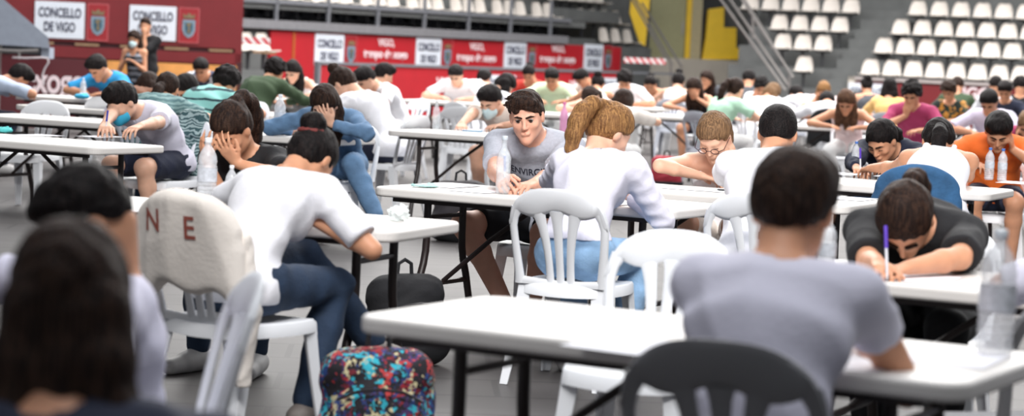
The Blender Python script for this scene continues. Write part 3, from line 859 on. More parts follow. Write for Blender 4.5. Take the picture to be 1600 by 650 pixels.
    if legs_on:
        for sd in (1, -1):
            a0 = A[sd] + Vector((0, 0, -0.05)) - FD[sd] * 0.035; a1 = A[sd] + FD[sd] * 0.18 + Vector((0, 0, -0.058))
            lo2 = [min(a0[i], a1[i]) - 0.08 for i in range(3)]; hi2 = [max(a0[i], a1[i]) + 0.08 for i in range(3)]
            Fs = Field(lo2, hi2, max(0.006, h * 0.8))
            Fs.put(('cap', tup(a0 + Vector((0, 0, 0.008))), tup(a1), 0.049, 0.036), 0.0); Fs.put(('cap', tup(A[sd] + Vector((0, 0, -0.03))), tup(A[sd] + FD[sd] * 0.08 + Vector((0, 0, -0.045))), 0.05, 0.042), 0.02)
            Fs.plane(A[sd] + Vector((0, 0, 0.01)), Vector((0, 0, -1))); Fs.plane(A[sd] + Vector((0, 0, -0.088)), Vector((0, 0, 1)))
            Fs.mesh('shoe', SHOE[shoe], body, 1)
    # ---- hair
    hm = HAIR[hair]
    hh = max(h * 0.62, 0.0042) if h > 0.008 else 0.0042
    pad = 0.17 if style in ('short', 'fade', 'quiff', 'curly') else 0.5
    lo3 = [HC[i] - (0.2 if pad < 0.3 else (0.30 if i < 2 else 0.50)) for i in range(3)]; hi3 = [HC[i] + (0.2 if pad < 0.3 else 0.30) for i in range(3)]
    if style in ('ponytail', 'long', 'lowpony'): hh = max(hh, 0.0058 if h < 0.01 else 0.009)
    Hf = Field(lo3, hi3, hh)
    vol = {'short': 0.014, 'fade': 0.008, 'quiff': 0.009, 'curly': 0.026, 'bun': 0.010, 'ponytail': 0.011, 'lowpony': 0.011, 'long': 0.018, 'highbun': 0.010}[style]
    Hf.put(hell((0, -0.014, 0.034), (0.079 + vol, 0.098 + vol, 0.090 + vol)), 0.0)
    if style in ('quiff', 'short'):
        Hf.put(hell((0.01, 0.03, 0.098), (0.066, 0.070, 0.040)), 0.03)
    if style == 'fade': Hf.put(hell((0, 0.01, 0.085), (0.065, 0.08, 0.045)), 0.02)
    Hf.put(hell((0, -0.05, -0.01), (0.070, 0.062, 0.075)), 0.03)
    if style == 'long': Hf.put(hell((0, -0.03, -0.03), (0.086, 0.075, 0.11)), 0.03)
    # cut the face free
    n_ = HRm @ (Vector((0, -0.60, 0.80)) if style in ('short', 'fade', 'quiff') else Vector((0, -0.66, 0.75))).normalized(); pz = Vector(H(0, 0.088, 0.066 if style == 'quiff' else 0.056))
    Hf.soft_plane(pz, n_, 0.022 if style != 'fade' else 0.03, 0.0055 if style == 'quiff' else 0.003, 150, sd0)
    Hf.put(hell((0.0, 0.09, -0.02), (0.066, 0.06, 0.078)), 0.01, 's')
    for q in (-1, 1): 
        if style in ('short', 'fade', 'quiff', 'bun', 'ponytail', 'highbun', 'lowpony'): Hf.put(hell((q * 0.088, 0.012, -0.014), (0.02, 0.03, 0.036)), 0.006, 's')
    amp, fq = {'short': (0.0035, 110), 'quiff': (0.006, 95), 'curly': (0.012, 95), 'fade': (0.0015, 120)}.get(style, (0.0025, 120))
    Hf.ripple(amp, fq, sd0, 0.6)
    if style == 'quiff':
        for i in range(30):
            x = -0.068 + 0.136 * rng.random(); y0 = -0.03 + 0.11 * rng.random(); z0 = 0.128 - 5.5 * x * x - 4.5 * max(0, y0 - 0.02) ** 2 * 4
            Hf.put(hcap((x, y0 - 0.012, z0 - 0.02), (x + 0.022 + 0.014 * rng.random(), y0 + 0.028, z0 - 0.002 + 0.008 * rng.random()), 0.015, 0.004), 0.012)
        for i in range(9):
            x = -0.055 + 0.11 * i / 8
            Hf.put(hcap((x, 0.066, 0.088), (x + 0.018, 0.090 - 5 * x * x, 0.092 + 0.006 * rng.random()), 0.016, 0.005), 0.012)
    back = (HRm @ Vector((0, -1, 0.0)));
    if style in ('bun', 'highbun'):
        bc = (0, -0.108, 0.088) if style == 'bun' else (0, -0.03, 0.145)
        Hf.put(hell(bc, (0.052, 0.046, 0.046)), 0.01)
        for i in range(8):
            an = i / 8 * 6.28; Hf.put(hcap((bc[0] + 0.03 * math.cos(an), bc[1] - 0.01, bc[2] + 0.03 * math.sin(an)), (bc[0] + 0.034 * math.cos(an + 0.9), bc[1] + 0.012, bc[2] + 0.034 * math.sin(an + 0.9)), 0.016, 0.013), 0.006)
        Hf.ripple(0.003, 140, sd0 + 3)
    if style in ('ponytail', 'lowpony'):
        st = Vector(H(0, -0.10, 0.075 if style == 'ponytail' else -0.02))
        Hf.put(('ell', tup(st), (0.03, 0.03, 0.03)), 0.015)
        tl = {'ponytail': 0.36, 'lowpony': 0.26}[style] * sc
        sway = rng.uniform(-0.06, 0.06)
        p = st; d = (back * 0.8 + Vector((0, -0.1, -0.3))).normalized(); r = 0.028
        for i in range(6):
            e = p + d * tl / 6; r2 = (0.036, 0.042, 0.043, 0.038, 0.028, 0.010)[i]
            Hf.put(('cap', tup(p), tup(e), r, r2), 0.012); p, r = e, r2
            d = (d + Vector((sway, -0.0, -0.75))).normalized()
        Hf.ripple(0.0035, 120, sd0 + 9, 0.15)
    if style == 'long':
        for q in (-1, 0, 1):
            p = Vector(H(q * 0.055, -0.065, -0.02)); d = Vector((q * 0.12, -0.12, -1)).normalized(); r = 0.045
            for i in range(4):
                e = p + d * 0.075; r2 = (0.048, 0.046, 0.038, 0.02)[i]
                Hf.put(('cap', tup(p), tup(e), r, r2), 0.02); p, r = e, r2; d = (d + Vector((0, 0.12 * math.sin(a), -0.2))).normalized()
        Hf.ripple(0.004, 100, sd0 + 9, 0.15)
    ho = Hf.mesh('hair', hm, body, 1)
    del Hf
    if style in ('bun', 'highbun') and det:
        g = MB(); c0 = Vector((bc[0], bc[1] + 0.022, bc[2] - 0.022)) if style == 'bun' else Vector((bc[0], bc[1], bc[2] - 0.03))
        nv_ = (Vector(bc) - c0).normalized(); a1 = nv_.orthogonal().normalized(); a2 = nv_.cross(a1)
        g.tube([H(*(c0 + a1 * 0.044 * math.cos(t) + a2 * 0.044 * math.sin(t))) for t in [i / 20 * 6.2832 for i in range(21)]], [0.010 + 0.003 * (i % 2) for i in range(21)], 8)
        g.build('hair_tie', mat('scrunchie_rust', (110, 44, 40), 0.8), body, smooth=True)
    # ---- face details
    if det and brows is not False and (brows or eyes or abs(math.degrees(yaw)) > 100):
        Bf = Field([HC[i] - 0.14 for i in range(3)], [HC[i] + 0.14 for i in range(3)], 0.0028)
        for q in (-1, 1):
            Bf.put(hcap((q * 0.012, 0.0935, 0.0205), (q * 0.034, 0.0885, 0.0265), 0.0052, 0.0052), 0.002); Bf.put(hcap((q * 0.034, 0.0885, 0.0265), (q * 0.050, 0.075, 0.0215), 0.0052, 0.0026), 0.002)
        Bf.mesh('eyebrows', HAIR['dark'], body, 1)
        Lf = Field([HC[i] - 0.14 for i in range(3)], [HC[i] + 0.14 for i in range(3)], 0.0026)
        Lf.put(hcap((-0.021, 0.0925, -0.0595), (0, 0.1005, -0.0575), 0.0028, 0.0040), 0.002); Lf.put(hcap((0.021, 0.0925, -0.0595), (0, 0.1005, -0.0575), 0.0028, 0.0040), 0.002)
        Lf.put(hcap((-0.012, 0.0955, -0.0655), (0.012, 0.0955, -0.0655), 0.0042, 0.0042), 0.004)
        if not mask: Lf.mesh('lips', LIP, body, 1)
    if eyes:
        for q in (-1, 1):
            e = MB(); n1, n2 = 20, 12; rr = 0.0122
            pole = Vector((q * 0.05, 1.0, -0.0)).normalized()
            u = pole.orthogonal().normalized(); v = pole.cross(u)
            c = Vector(H(q * 0.0315, 0.0795, 0.0035)); vs = []; 
            for i in range(n2 + 1):
                th = math.pi * i / n2 if i < 99 else 0
                for k in range(n1):
                    ph = 2 * math.pi * k / n1
                    vs.append(c + (HRm @ (pole * math.cos(th) + (u * math.cos(ph) + v * math.sin(ph)) * math.sin(th))) * rr * hs_)
            for i in range(n2):
                for k in range(n1): 
                    e.f.append((i * n1 + k, i * n1 + (k + 1) % n1, (i + 1) * n1 + (k + 1) % n1, (i + 1) * n1 + k)); e.m.append(1 if i < 3 else 0)
            e.v = [tuple(x) for x in vs]
            e.build('eye', [EYE_W, EYE_B], body, smooth=True)
        Ef = Field([HC[i] - 0.14 for i in range(3)], [HC[i] + 0.14 for i in range(3)], 0.0024)
        for q in (-1, 1):
            Ef.put(hcap((q * 0.0185, 0.0895, 0.0085), (q * 0.032, 0.0935, 0.0115), 0.0023, 0.0026), 0.001); Ef.put(hcap((q * 0.032, 0.0935, 0.0115), (q * 0.046, 0.082, 0.0065), 0.0026, 0.002), 0.001)
        Ef.mesh('eyelashes', HAIR['black'], body, 1)
    elif det and (brows or abs(math.degrees(yaw)) > 100):
        Ef = Field([HC[i] - 0.14 for i in range(3)], [HC[i] + 0.14 for i in range(3)], 0.003)
        for q in (-1, 1): Ef.put(hcap((q * 0.020, 0.0885, -0.003), (q * 0.043, 0.083, -0.003), 0.0028, 0.0022), 0.001)
        Ef.mesh('eyelashes', HAIR['black'], body, 1)
    elif not det and abs(math.degrees(yaw)) > 100 and lh not in ('forehead',):
        Ef = Field([HC[i] - 0.14 for i in range(3)], [HC[i] + 0.14 for i in range(3)], 0.0052)
        for q in (-1, 1): Ef.put(hcap((q * 0.016, 0.092, 0.014), (q * 0.046, 0.080, 0.014), 0.008, 0.007), 0.001)
        Ef.mesh('eyebrows', HAIR['dark'], body, 1)
    if mask:
        Mf = Field([HC[i] - 0.17 for i in range(3)], [HC[i] + 0.17 for i in range(3)], max(0.005, h * 0.6))
        Mf.put(hell((0, 0.045, -0.062), (0.066, 0.072, 0.062)), 0.0)
        Mf.put(hcap((0, 0.10, -0.03), (0, 0.09, -0.085), 0.028, 0.03), 0.02)
        nn = HRm @ Vector((0, 1, 0)); Mf.plane(Vector(H(0, 0.035, 0)), nn); Mf.plane(Vector(H(0, 0.0, -0.008)), HRm @ Vector((0, 0, -1)))
        Mf.mesh('face_mask', mask, body, 1)
    if glasses:
        g = MB()
        for q in (-1, 1):
            pts = [H(q * 0.033 + 0.021 * math.cos(t), 0.112 - 0.010 * abs(math.cos(t)) * 0, 0.002 + 0.017 * math.sin(t)) for t in [i / 16 * 6.2832 for i in range(17)]]
            g.tube(pts, 0.0022, 6)
            g.tube([H(q * 0.054, 0.112, 0.004), H(q * 0.078, 0.095, 0.006), H(q * 0.086, 0.0, 0.006)], 0.002, 6)
        g.tube([H(-0.012, 0.113, 0.004), H(0.012, 0.113, 0.004)], 0.002, 6)
        g.build('glasses', mat('glasses_frame', (60, 30, 38), 0.3), body, smooth=True)
    if has_chair:
        kw = chair_kw or {}
        off = kw.get('off', 0.045); dyaw = kw.get('yaw', 0)
        cy2 = yaw + R(dyaw)
        chair(root.x - math.sin(yaw) * off * 1 + kw.get('dx', 0), root.y + math.cos(yaw) * off + kw.get('dy', 0), cy2, has_chair, kw.get('group', 'white plastic chairs'), kw.get('colour', 'white'), kw.get('slots', 3))
    info = dict(body=body, root=root, yaw=yaw, arms=arms, HC=HC, HR=HRm, lean=math.degrees(a), P=(P0, P1, P2, P3))
    info['l2w'] = lambda p: Vector((root.x + p[0] * cy - p[1] * sy, root.y + p[0] * sy + p[1] * cy, p[2]))
    hp = topx(info['l2w'](HC)); rp = topx(info['l2w'](P0))
    print('%-46s lean %3d root (%.2f,%.2f) hip px (%d,%d) head %d,%d  t=%.1f' % (label[:46], info['lean'], root.x, root.y, rp[0], rp[1], hp[0], hp[1], time.time() - T0))
    return info

# ---------------------------------------------------------------- the hall
def p_floor(nt, tc, base):
    N = nt.nodes; L = nt.links
    mp = N.new('ShaderNodeMapping'); mp.inputs['Rotation'].default_value = (0, 0, R(-27)); mp.inputs['Scale'].default_value = (0.25, 1.6, 1)
    L.new(tc.outputs['Object'], mp.inputs['Vector'])
    nz = N.new('ShaderNodeTexNoise'); nz.inputs['Scale'].default_value = 1.3; nz.inputs['Detail'].default_value = 6; L.new(mp.outputs[0], nz.inputs['Vector'])
    mx = N.new('ShaderNodeMix'); mx.data_type = 'RGBA'; mx.blend_type = 'MULTIPLY'; mx.inputs[0].default_value = 0.55
    r = N.new('ShaderNodeValToRGB'); r.color_ramp.elements[0].color = (0.62, 0.6, 0.6, 1); r.color_ramp.elements[1].color = (1, 1, 1, 1)
    r.color_ramp.elements[0].position = 0.35; r.color_ramp.elements[1].position = 0.6
    L.new(nz.outputs['Fac'], r.inputs['Fac']); L.new(base, mx.inputs[6]); L.new(r.outputs['Color'], mx.inputs[7])
    br = N.new('ShaderNodeTexBrick'); br.inputs['Scale'].default_value = 0.55; br.inputs['Mortar Size'].default_value = 0.008
    br.inputs['Color1'].default_value = (1, 1, 1, 1); br.inputs['Color2'].default_value = (0.93, 0.93, 0.93, 1); br.inputs['Mortar'].default_value = (0.6, 0.6, 0.6, 1)
    mp2 = N.new('ShaderNodeMapping'); mp2.inputs['Rotation'].default_value = (0, 0, R(-3)); L.new(tc.outputs['Object'], mp2.inputs['Vector']); L.new(mp2.outputs[0], br.inputs['Vector'])
    m2 = N.new('ShaderNodeMix'); m2.data_type = 'RGBA'; m2.blend_type = 'MULTIPLY'; m2.inputs[0].default_value = 1
    L.new(mx.outputs[2], m2.inputs[6]); L.new(br.outputs['Color'], m2.inputs[7])
    return m2.outputs[2]
FLOOR_M = mat('hall_floor', (78, 75, 75), 0.55, 0.05, 2.0, pat=p_floor, spec=0.3)
b = MB(); b.box((0, 34, -0.05), (70, 90, 0.1)); struct(b.build('floor', FLOOR_M))

CONC = mat('concrete_grey', (96, 98, 98), 0.8, 0.12, 3, 0.2, 40)
CONC_L = mat('concrete_light', (186, 178, 166), 0.8, 0.1, 2, 0.2, 40)
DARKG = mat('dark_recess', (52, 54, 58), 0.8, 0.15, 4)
RED = mat('banner_red', (172, 24, 36), 0.55, 0.06, 3)
MAROON = mat('banner_maroon', (112, 18, 26), 0.55, 0.08, 3)
MAROON2 = mat('banner_dark_maroon', (84, 18, 28), 0.55, 0.08, 3)
SIGNW = mat('sign_white', (216, 222, 232), 0.5, 0.02)
NAVY = mat('lettering_navy', (46, 48, 72), 0.6, 0.05)
LETW = mat('lettering_white', (232, 214, 218), 0.6, 0.04)
GOLD = mat('emblem_gold', (120, 104, 76), 0.5, 0.2, 20)
BLUE = mat('emblem_blue', (122, 142, 158), 0.5, 0.15, 20)
RAILM = mat('rail_steel', (150, 146, 144), 0.35, 0.06, 10, metal=0.6)
YEL = mat('yellow_paint', (244, 200, 20), 0.5, 0.05, 4)
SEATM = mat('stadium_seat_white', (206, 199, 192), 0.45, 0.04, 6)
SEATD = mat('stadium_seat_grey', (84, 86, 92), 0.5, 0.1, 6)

class Frame_:
    def __init__(s, p0, p1):
        s.o = Vector((p0.x, p0.y, 0)); d = Vector((p1.x - p0.x, p1.y - p0.y, 0)); s.L = d.length; s.d = d.normalized()
        s.n = Vector((-s.d.y, s.d.x, 0))       # away from the camera
        s.M = Matrix.Translation(s.o) @ Matrix((s.d, s.n, Vector((0, 0, 1)))).transposed().to_4x4()
    def u(s, px, off=0.0, py=100):
        """where the line offset by off crosses the sight line of a pixel column"""
        r = ray(px, py); o = s.o + s.n * off
        # CAMP + t r = o + u d
        det = r.x * (-s.d.y) + r.y * s.d.x
        t = ((o.x) * (-s.d.y) + (o.y) * s.d.x) / det
        p = CAMP + r * t
        return (Vector((p.x, p.y, 0)) - o).dot(s.d)
    def z(s, px, py, off=0.0):
        r = ray(px, py); o = s.o + s.n * off
        det = r.x * (-s.d.y) + r.y * s.d.x
        t = ((o.x) * (-s.d.y) + (o.y) * s.d.x) / det
        return (CAMP + r * t).z
def bx(fr, name, m, u0, u1, v0, v1, z0, z1, parent=None, bevel=0):
    b = MB(); b.box(((u0 + u1) / 2, (v0 + v1) / 2, (z0 + z1) / 2), (abs(u1 - u0), abs(v1 - v0), abs(z1 - z0)), M=fr.M)
    return b.build(name, m, parent, bevel=bevel)
def face_mat(fr, u, v, z):
    """matrix for lettering on a surface that faces the camera side of a frame"""
    return fr.M @ Matrix.Translation((u, v, z)) @ Matrix.Rotation(R(90), 4, 'X')

# -- middle stand
SA = Frame_(atY(380, 60, 44.5), atY(1000, 85, 56.5))
struct(bx(SA, 'wall_stand', CONC, -9, SA.L + 0.6, 0.05, 0.35, 0, 1.62))
struct(bx(SA, 'trim_stand_ledge', mat('ledge_grey', (120, 120, 124), 0.6), -9, SA.u(880), -0.12, 0.4, 1.62, 1.80))
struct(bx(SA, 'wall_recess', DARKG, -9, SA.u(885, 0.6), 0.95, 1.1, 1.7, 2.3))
struct(bx(SA, 'floor_terrace', CONC, -9, SA.u(900, 0.2), -0.02, 1.1, 2.02, 2.16))
struct(bx(SA, 'floor_terrace', CONC, -9, SA.u(965, 0.9), 0.9, 2.1, 2.20, 2.50))
struct(bx(SA, 'wall_upper_stand', CONC, -9, SA.L + 1.5, 2.0, 2.2, 0, 2.9))
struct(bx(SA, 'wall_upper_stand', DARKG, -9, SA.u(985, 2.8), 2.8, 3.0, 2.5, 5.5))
struct(bx(SA, 'floor_terrace', CONC, SA.u(880), SA.L + 0.4, 0.3, 1.9, 0, 1.34))
struct(bx(SA, 'floor_terrace', CONC, SA.u(975), SA.L + 1.0, 0.0, 1.2, 0, 0.85))
struct(bx(SA, 'floor_terrace', CONC, SA.u(862), SA.u(1000), 0.9, 2.0, 0, 1.78))

def seat_mesh():
    m = MB(); prof = [(-0.24, 0.03), (-0.22, 0.045), (-0.12, 0.02), (-0.02, 0.01), (0.04, 0.03), (0.07, 0.09), (0.09, 0.18), (0.11, 0.27), (0.125, 0.34), (0.13, 0.375)]
    wd = [0.19, 0.205, 0.21, 0.21, 0.208, 0.205, 0.195, 0.18, 0.15, 0.09]
    n = 8; vs = []
    for (y, z), w_ in zip(prof, wd):
        for k in range(n + 1):
            t = -1 + 2 * k / n
            vs.append((t * w_, y - 0.03 * t * t, z + 0.012 * t * t))
    K = len(vs)
    vs2 = [(x, y + 0.012, z - 0.012) for x, y, z in vs]
    fs = [(i * (n + 1) + k, i * (n + 1) + k + 1, (i + 1) * (n + 1) + k + 1, (i + 1) * (n + 1) + k) for i in range(len(prof) - 1) for k in range(n)]
    f2 = [tuple(K + q for q in f[::-1]) for f in fs]
    rim = [k for k in range(n)] + [i * (n + 1) + n for i in range(len(prof) - 1)] + [(len(prof) - 1) * (n + 1) + k for k in range(n, 0, -1)] + [i * (n + 1) for i in range(len(prof) - 1, 0, -1)]
    f3 = [(rim[i], rim[(i + 1) % len(rim)], K + rim[(i + 1) % len(rim)], K + rim[i]) for i in range(len(rim))]
    m.add(vs + vs2, fs + f2 + f3)
    return m
_seat = {}
def stadium_seat(fr, u, v, z, label, group, m=SEATM):
    if m.name not in _seat:
        o = empty('stadium_seat')
        a = seat_mesh().build('shell', m, o, smooth=True, sharp=60)
        g = MB(); g.box((0, 0.02, -0.17), (0.05, 0.05, 0.34)); g.box((0, -0.02, -0.01), (0.3, 0.2, 0.02))
        g.build('bracket', mat('bracket_dark', (58, 58, 62), 0.5), o)
        _seat[m.name] = o
    else: o = copy_tree(_seat[m.name])
    o.matrix_local = fr.M @ Matrix.Translation((u, v, z))
    tag(o, label, 'stadium seat', group)
    return o
G1 = 'white seats in the front row of the middle stand'
u = SA.u(330, 0.35); i = 0
while u < SA.u(868, 0.35):
    if i % 4 != 3: stadium_seat(SA, u, 0.35, 2.20, 'white shell seat in the long row above the ledge of the middle stand', G1)
    u += 0.46 if i % 4 != 3 else 0.22; i += 1
for k in range(6):
    stadium_seat(SA, SA.u(858 + k * 15, 1.5), 1.5, 2.68, 'white shell seat in the uppermost row at the end of the middle stand', 'white seats in the top row of the middle stand')
for k in range(4):
    stadium_seat(SA, SA.u(902 + k * 18.5, 1.3), 1.2, 2.16, 'white shell seat in the short row of four beside the long row', 'row of four white seats at the end of the middle stand')
for k in range(3):
    stadium_seat(SA, SA.u(944 + k * 18.5, 0.7), 0.7, 1.70, 'white shell seat in the row of three above the red banner end', 'row of three white seats at the end of the middle stand')
stadium_seat(SA, SA.u(987, 0.35), 0.35, 1.20, 'single white shell seat behind the barrier tape by the stair', None)
for k in range(19):
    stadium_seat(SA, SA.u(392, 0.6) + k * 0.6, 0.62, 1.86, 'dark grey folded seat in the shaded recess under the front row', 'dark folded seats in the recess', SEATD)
r_ = empty('steel_post_frame'); tag(r_, 'grey steel post frame standing in front of the recess of the middle stand', 'railing')
u = SA.u(425, 0)
while u < SA.u(880, 0):
    bx(SA, 'post', mat('post_grey', (112, 114, 120), 0.5), u - 0.03, u + 0.03, -0.09, -0.03, 1.80, 2.62, r_); u += 1.62
bx(SA, 'rail', mat('post_grey', (112, 114, 120), 0.5), -6, SA.u(885, 0), -0.09, -0.04, 2.13, 2.21, r_)

# red boards
def emblem(fr, parent, u, v, z, w_, h_):
    b = MB(); b.box((u, v, z), (w_, 0.012, h_), M=fr.M)
    e = b.build('emblem_panel', mat('emblem_red', (150, 24, 34), 0.5), parent)
    bb = MB()
    for a, c, d, f in ((u, z + h_ / 2, w_, 0.015), (u, z - h_ / 2, w_, 0.015)): bb.box((a, v - 0.008, c), (d, 0.008, f), M=fr.M)
    for a in (u - w_ / 2, u + w_ / 2): bb.box((a, v - 0.008, z), (0.015, 0.008, h_), M=fr.M)
    bb.build('emblem_border', mat('emblem_line', (190, 90, 96), 0.5), e)
    s = h_ * 0.30; sh = [(-0.62 * s, 0.75 * s), (0.62 * s, 0.75 * s), (0.62 * s, -0.25 * s), (0.4 * s, -0.75 * s), (0, -1.0 * s), (-0.4 * s, -0.75 * s), (-0.62 * s, -0.25 * s)]
    Mx = fr.M @ Matrix.Translation((u, v - 0.012, z - 0.04)) @ Matrix.Rotation(R(90), 4, 'X')
    q = MB(); q.prism(sh, 0, 0.008, M=Mx); q.build('shield', BLUE, e)
    q = MB(); q.prism([(x * 0.62, y * 0.66) for x, y in sh], 0.008, 0.014, M=Mx); q.build('shield_field', mat('shield_teal', (44, 84, 104), 0.5, 0.3, 30), e)
    q = MB(); q.prism([(-0.12 * s, -0.5 * s), (0.16 * s, -0.5 * s), (0.1 * s, 0.15 * s), (0.3 * s, 0.38 * s), (-0.05 * s, 0.5 * s), (-0.28 * s, 0.25 * s), (-0.05 * s, 0.1 * s)], 0.014, 0.018, M=Mx); q.build('tree_mark', GOLD, e)
    q = MB(); q.prism([(-0.5 * s, 0.9 * s), (0.5 * s, 0.9 * s), (0.62 * s, 1.35 * s), (0.3 * s, 1.15 * s), (0, 1.45 * s), (-0.3 * s, 1.15 * s), (-0.62 * s, 1.35 * s)], 0, 0.008, M=Mx); q.build('crown', GOLD, e)
def town_sign(fr, label, group, pxl, pxr, off, zc, h_, ts=0.2, emb=True, epx=None, w_em=None):
    u0, u1 = fr.u(pxl, off), fr.u(pxr, off)
    b = MB(); b.box(((u0 + u1) / 2, off, zc), (u1 - u0, 0.02, h_), M=fr.M)
    o = b.build('town_sign', SIGNW); tag(o, label, 'sign', group)
    w_ = u1 - u0; sz = w_ * ts
    SC_ = Matrix.Diagonal((0.98, h_ * 0.25 / (sz * 0.7), 1, 1))
    text_mesh('lettering', 'CONCELLO', sz, NAVY, o, face_mat(fr, (u0 + u1) / 2, off - 0.015, zc + h_ * 0.08) @ SC_, 0.003, bold=sz * 0.03)
    text_mesh('lettering', 'DE VIGO', sz, NAVY, o, face_mat(fr, (u0 + u1) / 2, off - 0.015, zc - h_ * 0.31) @ SC_, 0.003, bold=sz * 0.03)
    if emb:
        ew = w_em or h_ * 0.55
        emblem(fr, o, u1 + 0.05 + ew / 2, off, zc - 0.01, ew, h_)
    return o
ban = bx(SA, 'red_banner', RED, SA.u(420), SA.u(968), -0.03, 0.05, 0.3, 1.60)
tag(ban, 'upper red banner hung along the front wall of the middle stand', 'banner')
bx(SA, 'edge_strip', mat('banner_edge', (170, 90, 40), 0.5), SA.u(454), SA.u(457), -0.05, -0.03, 0.3, 1.60, ban)
for (a, c, wh) in ((491, 536, 'first from the green-hooded student'), (649, 688, 'second along'), (787, 821, 'third along'), (912, 941, 'last before the barrier tape')):
    zc = {491: 1.24, 649: 1.26, 787: 1.28, 912: 1.31}[a]
    town_sign(SA, 'white town council sign on the upper red banner, ' + wh, 'town council signs on the middle stand', a, c, -0.05, zc, 0.66, 0.165)
for px_ in (603, 745, 872):
    zz = 1.38 if px_ < 800 else 1.42
    text_mesh('lettering', 'VIGO,', 0.21, LETW, ban, face_mat(SA, SA.u(px_, -0.05), -0.04, zz), 0.003, bold=0.006)
    text_mesh('lettering', 'tempo de xogo', 0.24, LETW, ban, face_mat(SA, SA.u(px_, -0.05), -0.04, zz - 0.25), 0.003, bold=0.008)

FB = Frame_(atY(497, 98, 40.5), atY(1065, 106, 53.0))
low = bx(FB, 'perimeter_board', RED, 0.05, FB.u(985), 0.0, 0.08, 0.06, 1.0)
tag(low, 'lower red perimeter board with grey rail in front of the upper banner', 'banner')
bx(FB, 'top_rail', mat('post_grey', (112, 114, 120), 0.5), 0, FB.u(1065), -0.03, 0.06, 1.0, 1.05, low)
bx(FB, 'end_post', mat('post_grey', (112, 114, 120), 0.5), -0.03, 0.06, -0.03, 0.06, 0, 1.05, low)
bx(FB, 'end_post', mat('post_grey', (112, 114, 120), 0.5), FB.u(1062), FB.u(1066), -0.03, 0.06, 0, 1.05, low)
bx(FB, 'kick_board', CONC_L, 0.05, FB.u(985), -0.03, 0.1, 0.0, 0.06, low)
for px_ in (700, 905):
    text_mesh('lettering', 'VIGO,', 0.3, LETW, low, face_mat(FB, FB.u(px_), -0.01, 0.60), 0.003, bold=0.01)
    text_mesh('lettering', 'tempo de xogo', 0.30, LETW, low, face_mat(FB, FB.u(px_), -0.01, 0.28), 0.003, bold=0.01)
for (a, c, wh) in ((758, 806, 'behind the long-haired student in white'), (940, 968, 'beside the broad student in white'), (560, 592, 'behind the student with the top bun')):
    town_sign(FB, 'white town council sign low on the perimeter board ' + wh, 'town council signs on the perimeter board', a, c, -0.01, 0.62, 0.55, 0.165)

# -- left board wall
SL = Frame_(atY(-40, 60, 37.5), atY(378, 75, 38.5))
lw = bx(SL, 'board_wall', MAROON, 0, SL.L, 0, 0.12, 1.22, 2.7)
tag(lw, 'tall maroon board wall carrying the large town council signs', 'banner')
bx(SL, 'lower_board', MAROON, 0, SL.L, -0.02, 0.1, 0.95, 1.14, lw)
bx(SL, 'end_board', MAROON, SL.L - 0.12, SL.L, -0.02, 0.3, 0.0, 1.22, lw)
bx(SL, 'gap_backing', mat('gap_dark', (62, 22, 28), 0.7), 0, SL.L, 0.04, 0.12, 0.9, 1.24, lw)
for k in range(6):
    bx(SL, 'lamp_strip', mat('strip_brass', (150, 120, 92), 0.4), 0.9 + k * 0.75, 1.3 + k * 0.75, -0.03, 0.03, 1.16, 1.20, lw)
town_sign(SL, 'large white town council sign above the two standing invigilators, clear of their heads', None, 52, 130, -0.02, SL.z(90, 31), SL.z(90, 2) - SL.z(90, 59), 0.165, True, None, 0.34)
town_sign(SL, 'large white town council sign partly hidden by the standing man', None, 200, 273, -0.02, SL.z(236, 36), SL.z(236, 9) - SL.z(236, 63), 0.165, True, None, 0.33)
ob = bx(SL, 'wooden_panel', mat('orange_wood', (214, 148, 78), 0.5, 0.2, 3), SL.u(165, -0.5), SL.u(372, -0.5), -0.5, -0.44, 0.1, SL.z(270, 99, -0.5))
tag(ob, 'orange wooden panel leaning below the maroon board wall', 'panel')
bx(SL, 'dark_edge', mat('gap_dark', (62, 22, 28), 0.7), SL.u(370, -0.5), SL.u(378, -0.5), -0.5, -0.44, 0.1, SL.z(376, 98, -0.5), ob)
SX = Frame_(atY(-60, 95, 30.5), atY(168, 95, 31))
xb = bx(SX, 'perimeter_board', MAROON2, 0, SX.L, 0, 0.08, 0.05, SX.z(100, 92))
tag(xb, 'dark maroon perimeter board with large letters behind the left tables', 'banner')
zb = SX.z(80, 147)
text_mesh('lettering', 'e', 0.34, LETW, xb, face_mat(SX, SX.u(47), -0.01, SX.z(47, 144)) @ Matrix.Diagonal((1, 1.45, 1, 1)), 0.003, bold=0.012)
text_mesh('lettering', 'xogo', 0.34, LETW, xb, face_mat(SX, SX.u(94), -0.01, SX.z(94, 145)) @ Matrix.Diagonal((1, 1.45, 1, 1)), 0.003, bold=0.008, spacing=0.98)
# folding stand with a grey tilted cover at the left edge
cv = empty('covered_stand', (0, 0, 0)); tag(cv, 'grey tilted cover on a boxy stand at the left edge of the hall', 'equipment')
CVM = mat('cover_grey', (150, 158, 172), 0.6, 0.05)
def pq(px, py, Y): return atY(px, py, Y)
b = MB(); pl = [(-30, -22), (0, -6), (75, 58), (78, 76), (64, 74), (-30, 68)]
vs = [pq(x, y, 29.4) for x, y in pl] + [pq(x, y, 29.6) for x, y in pl]; n = len(pl)
b.add(vs, [tuple(range(n)), tuple(range(n, 2 * n))[::-1]] + [(i, (i + 1) % n, n + (i + 1) % n, n + i) for i in range(n)])
b.build('cover', CVM, cv)
b = MB(); a0 = pq(66, 74, 29.5); a1 = pq(78, 92, 29.5)
b.box(((a0.x + a1.x) / 2, 29.6, (a0.z + a1.z) / 2), (a1.x - a0.x, 0.3, a0.z - a1.z)); b.build('upright_box', CVM, cv)
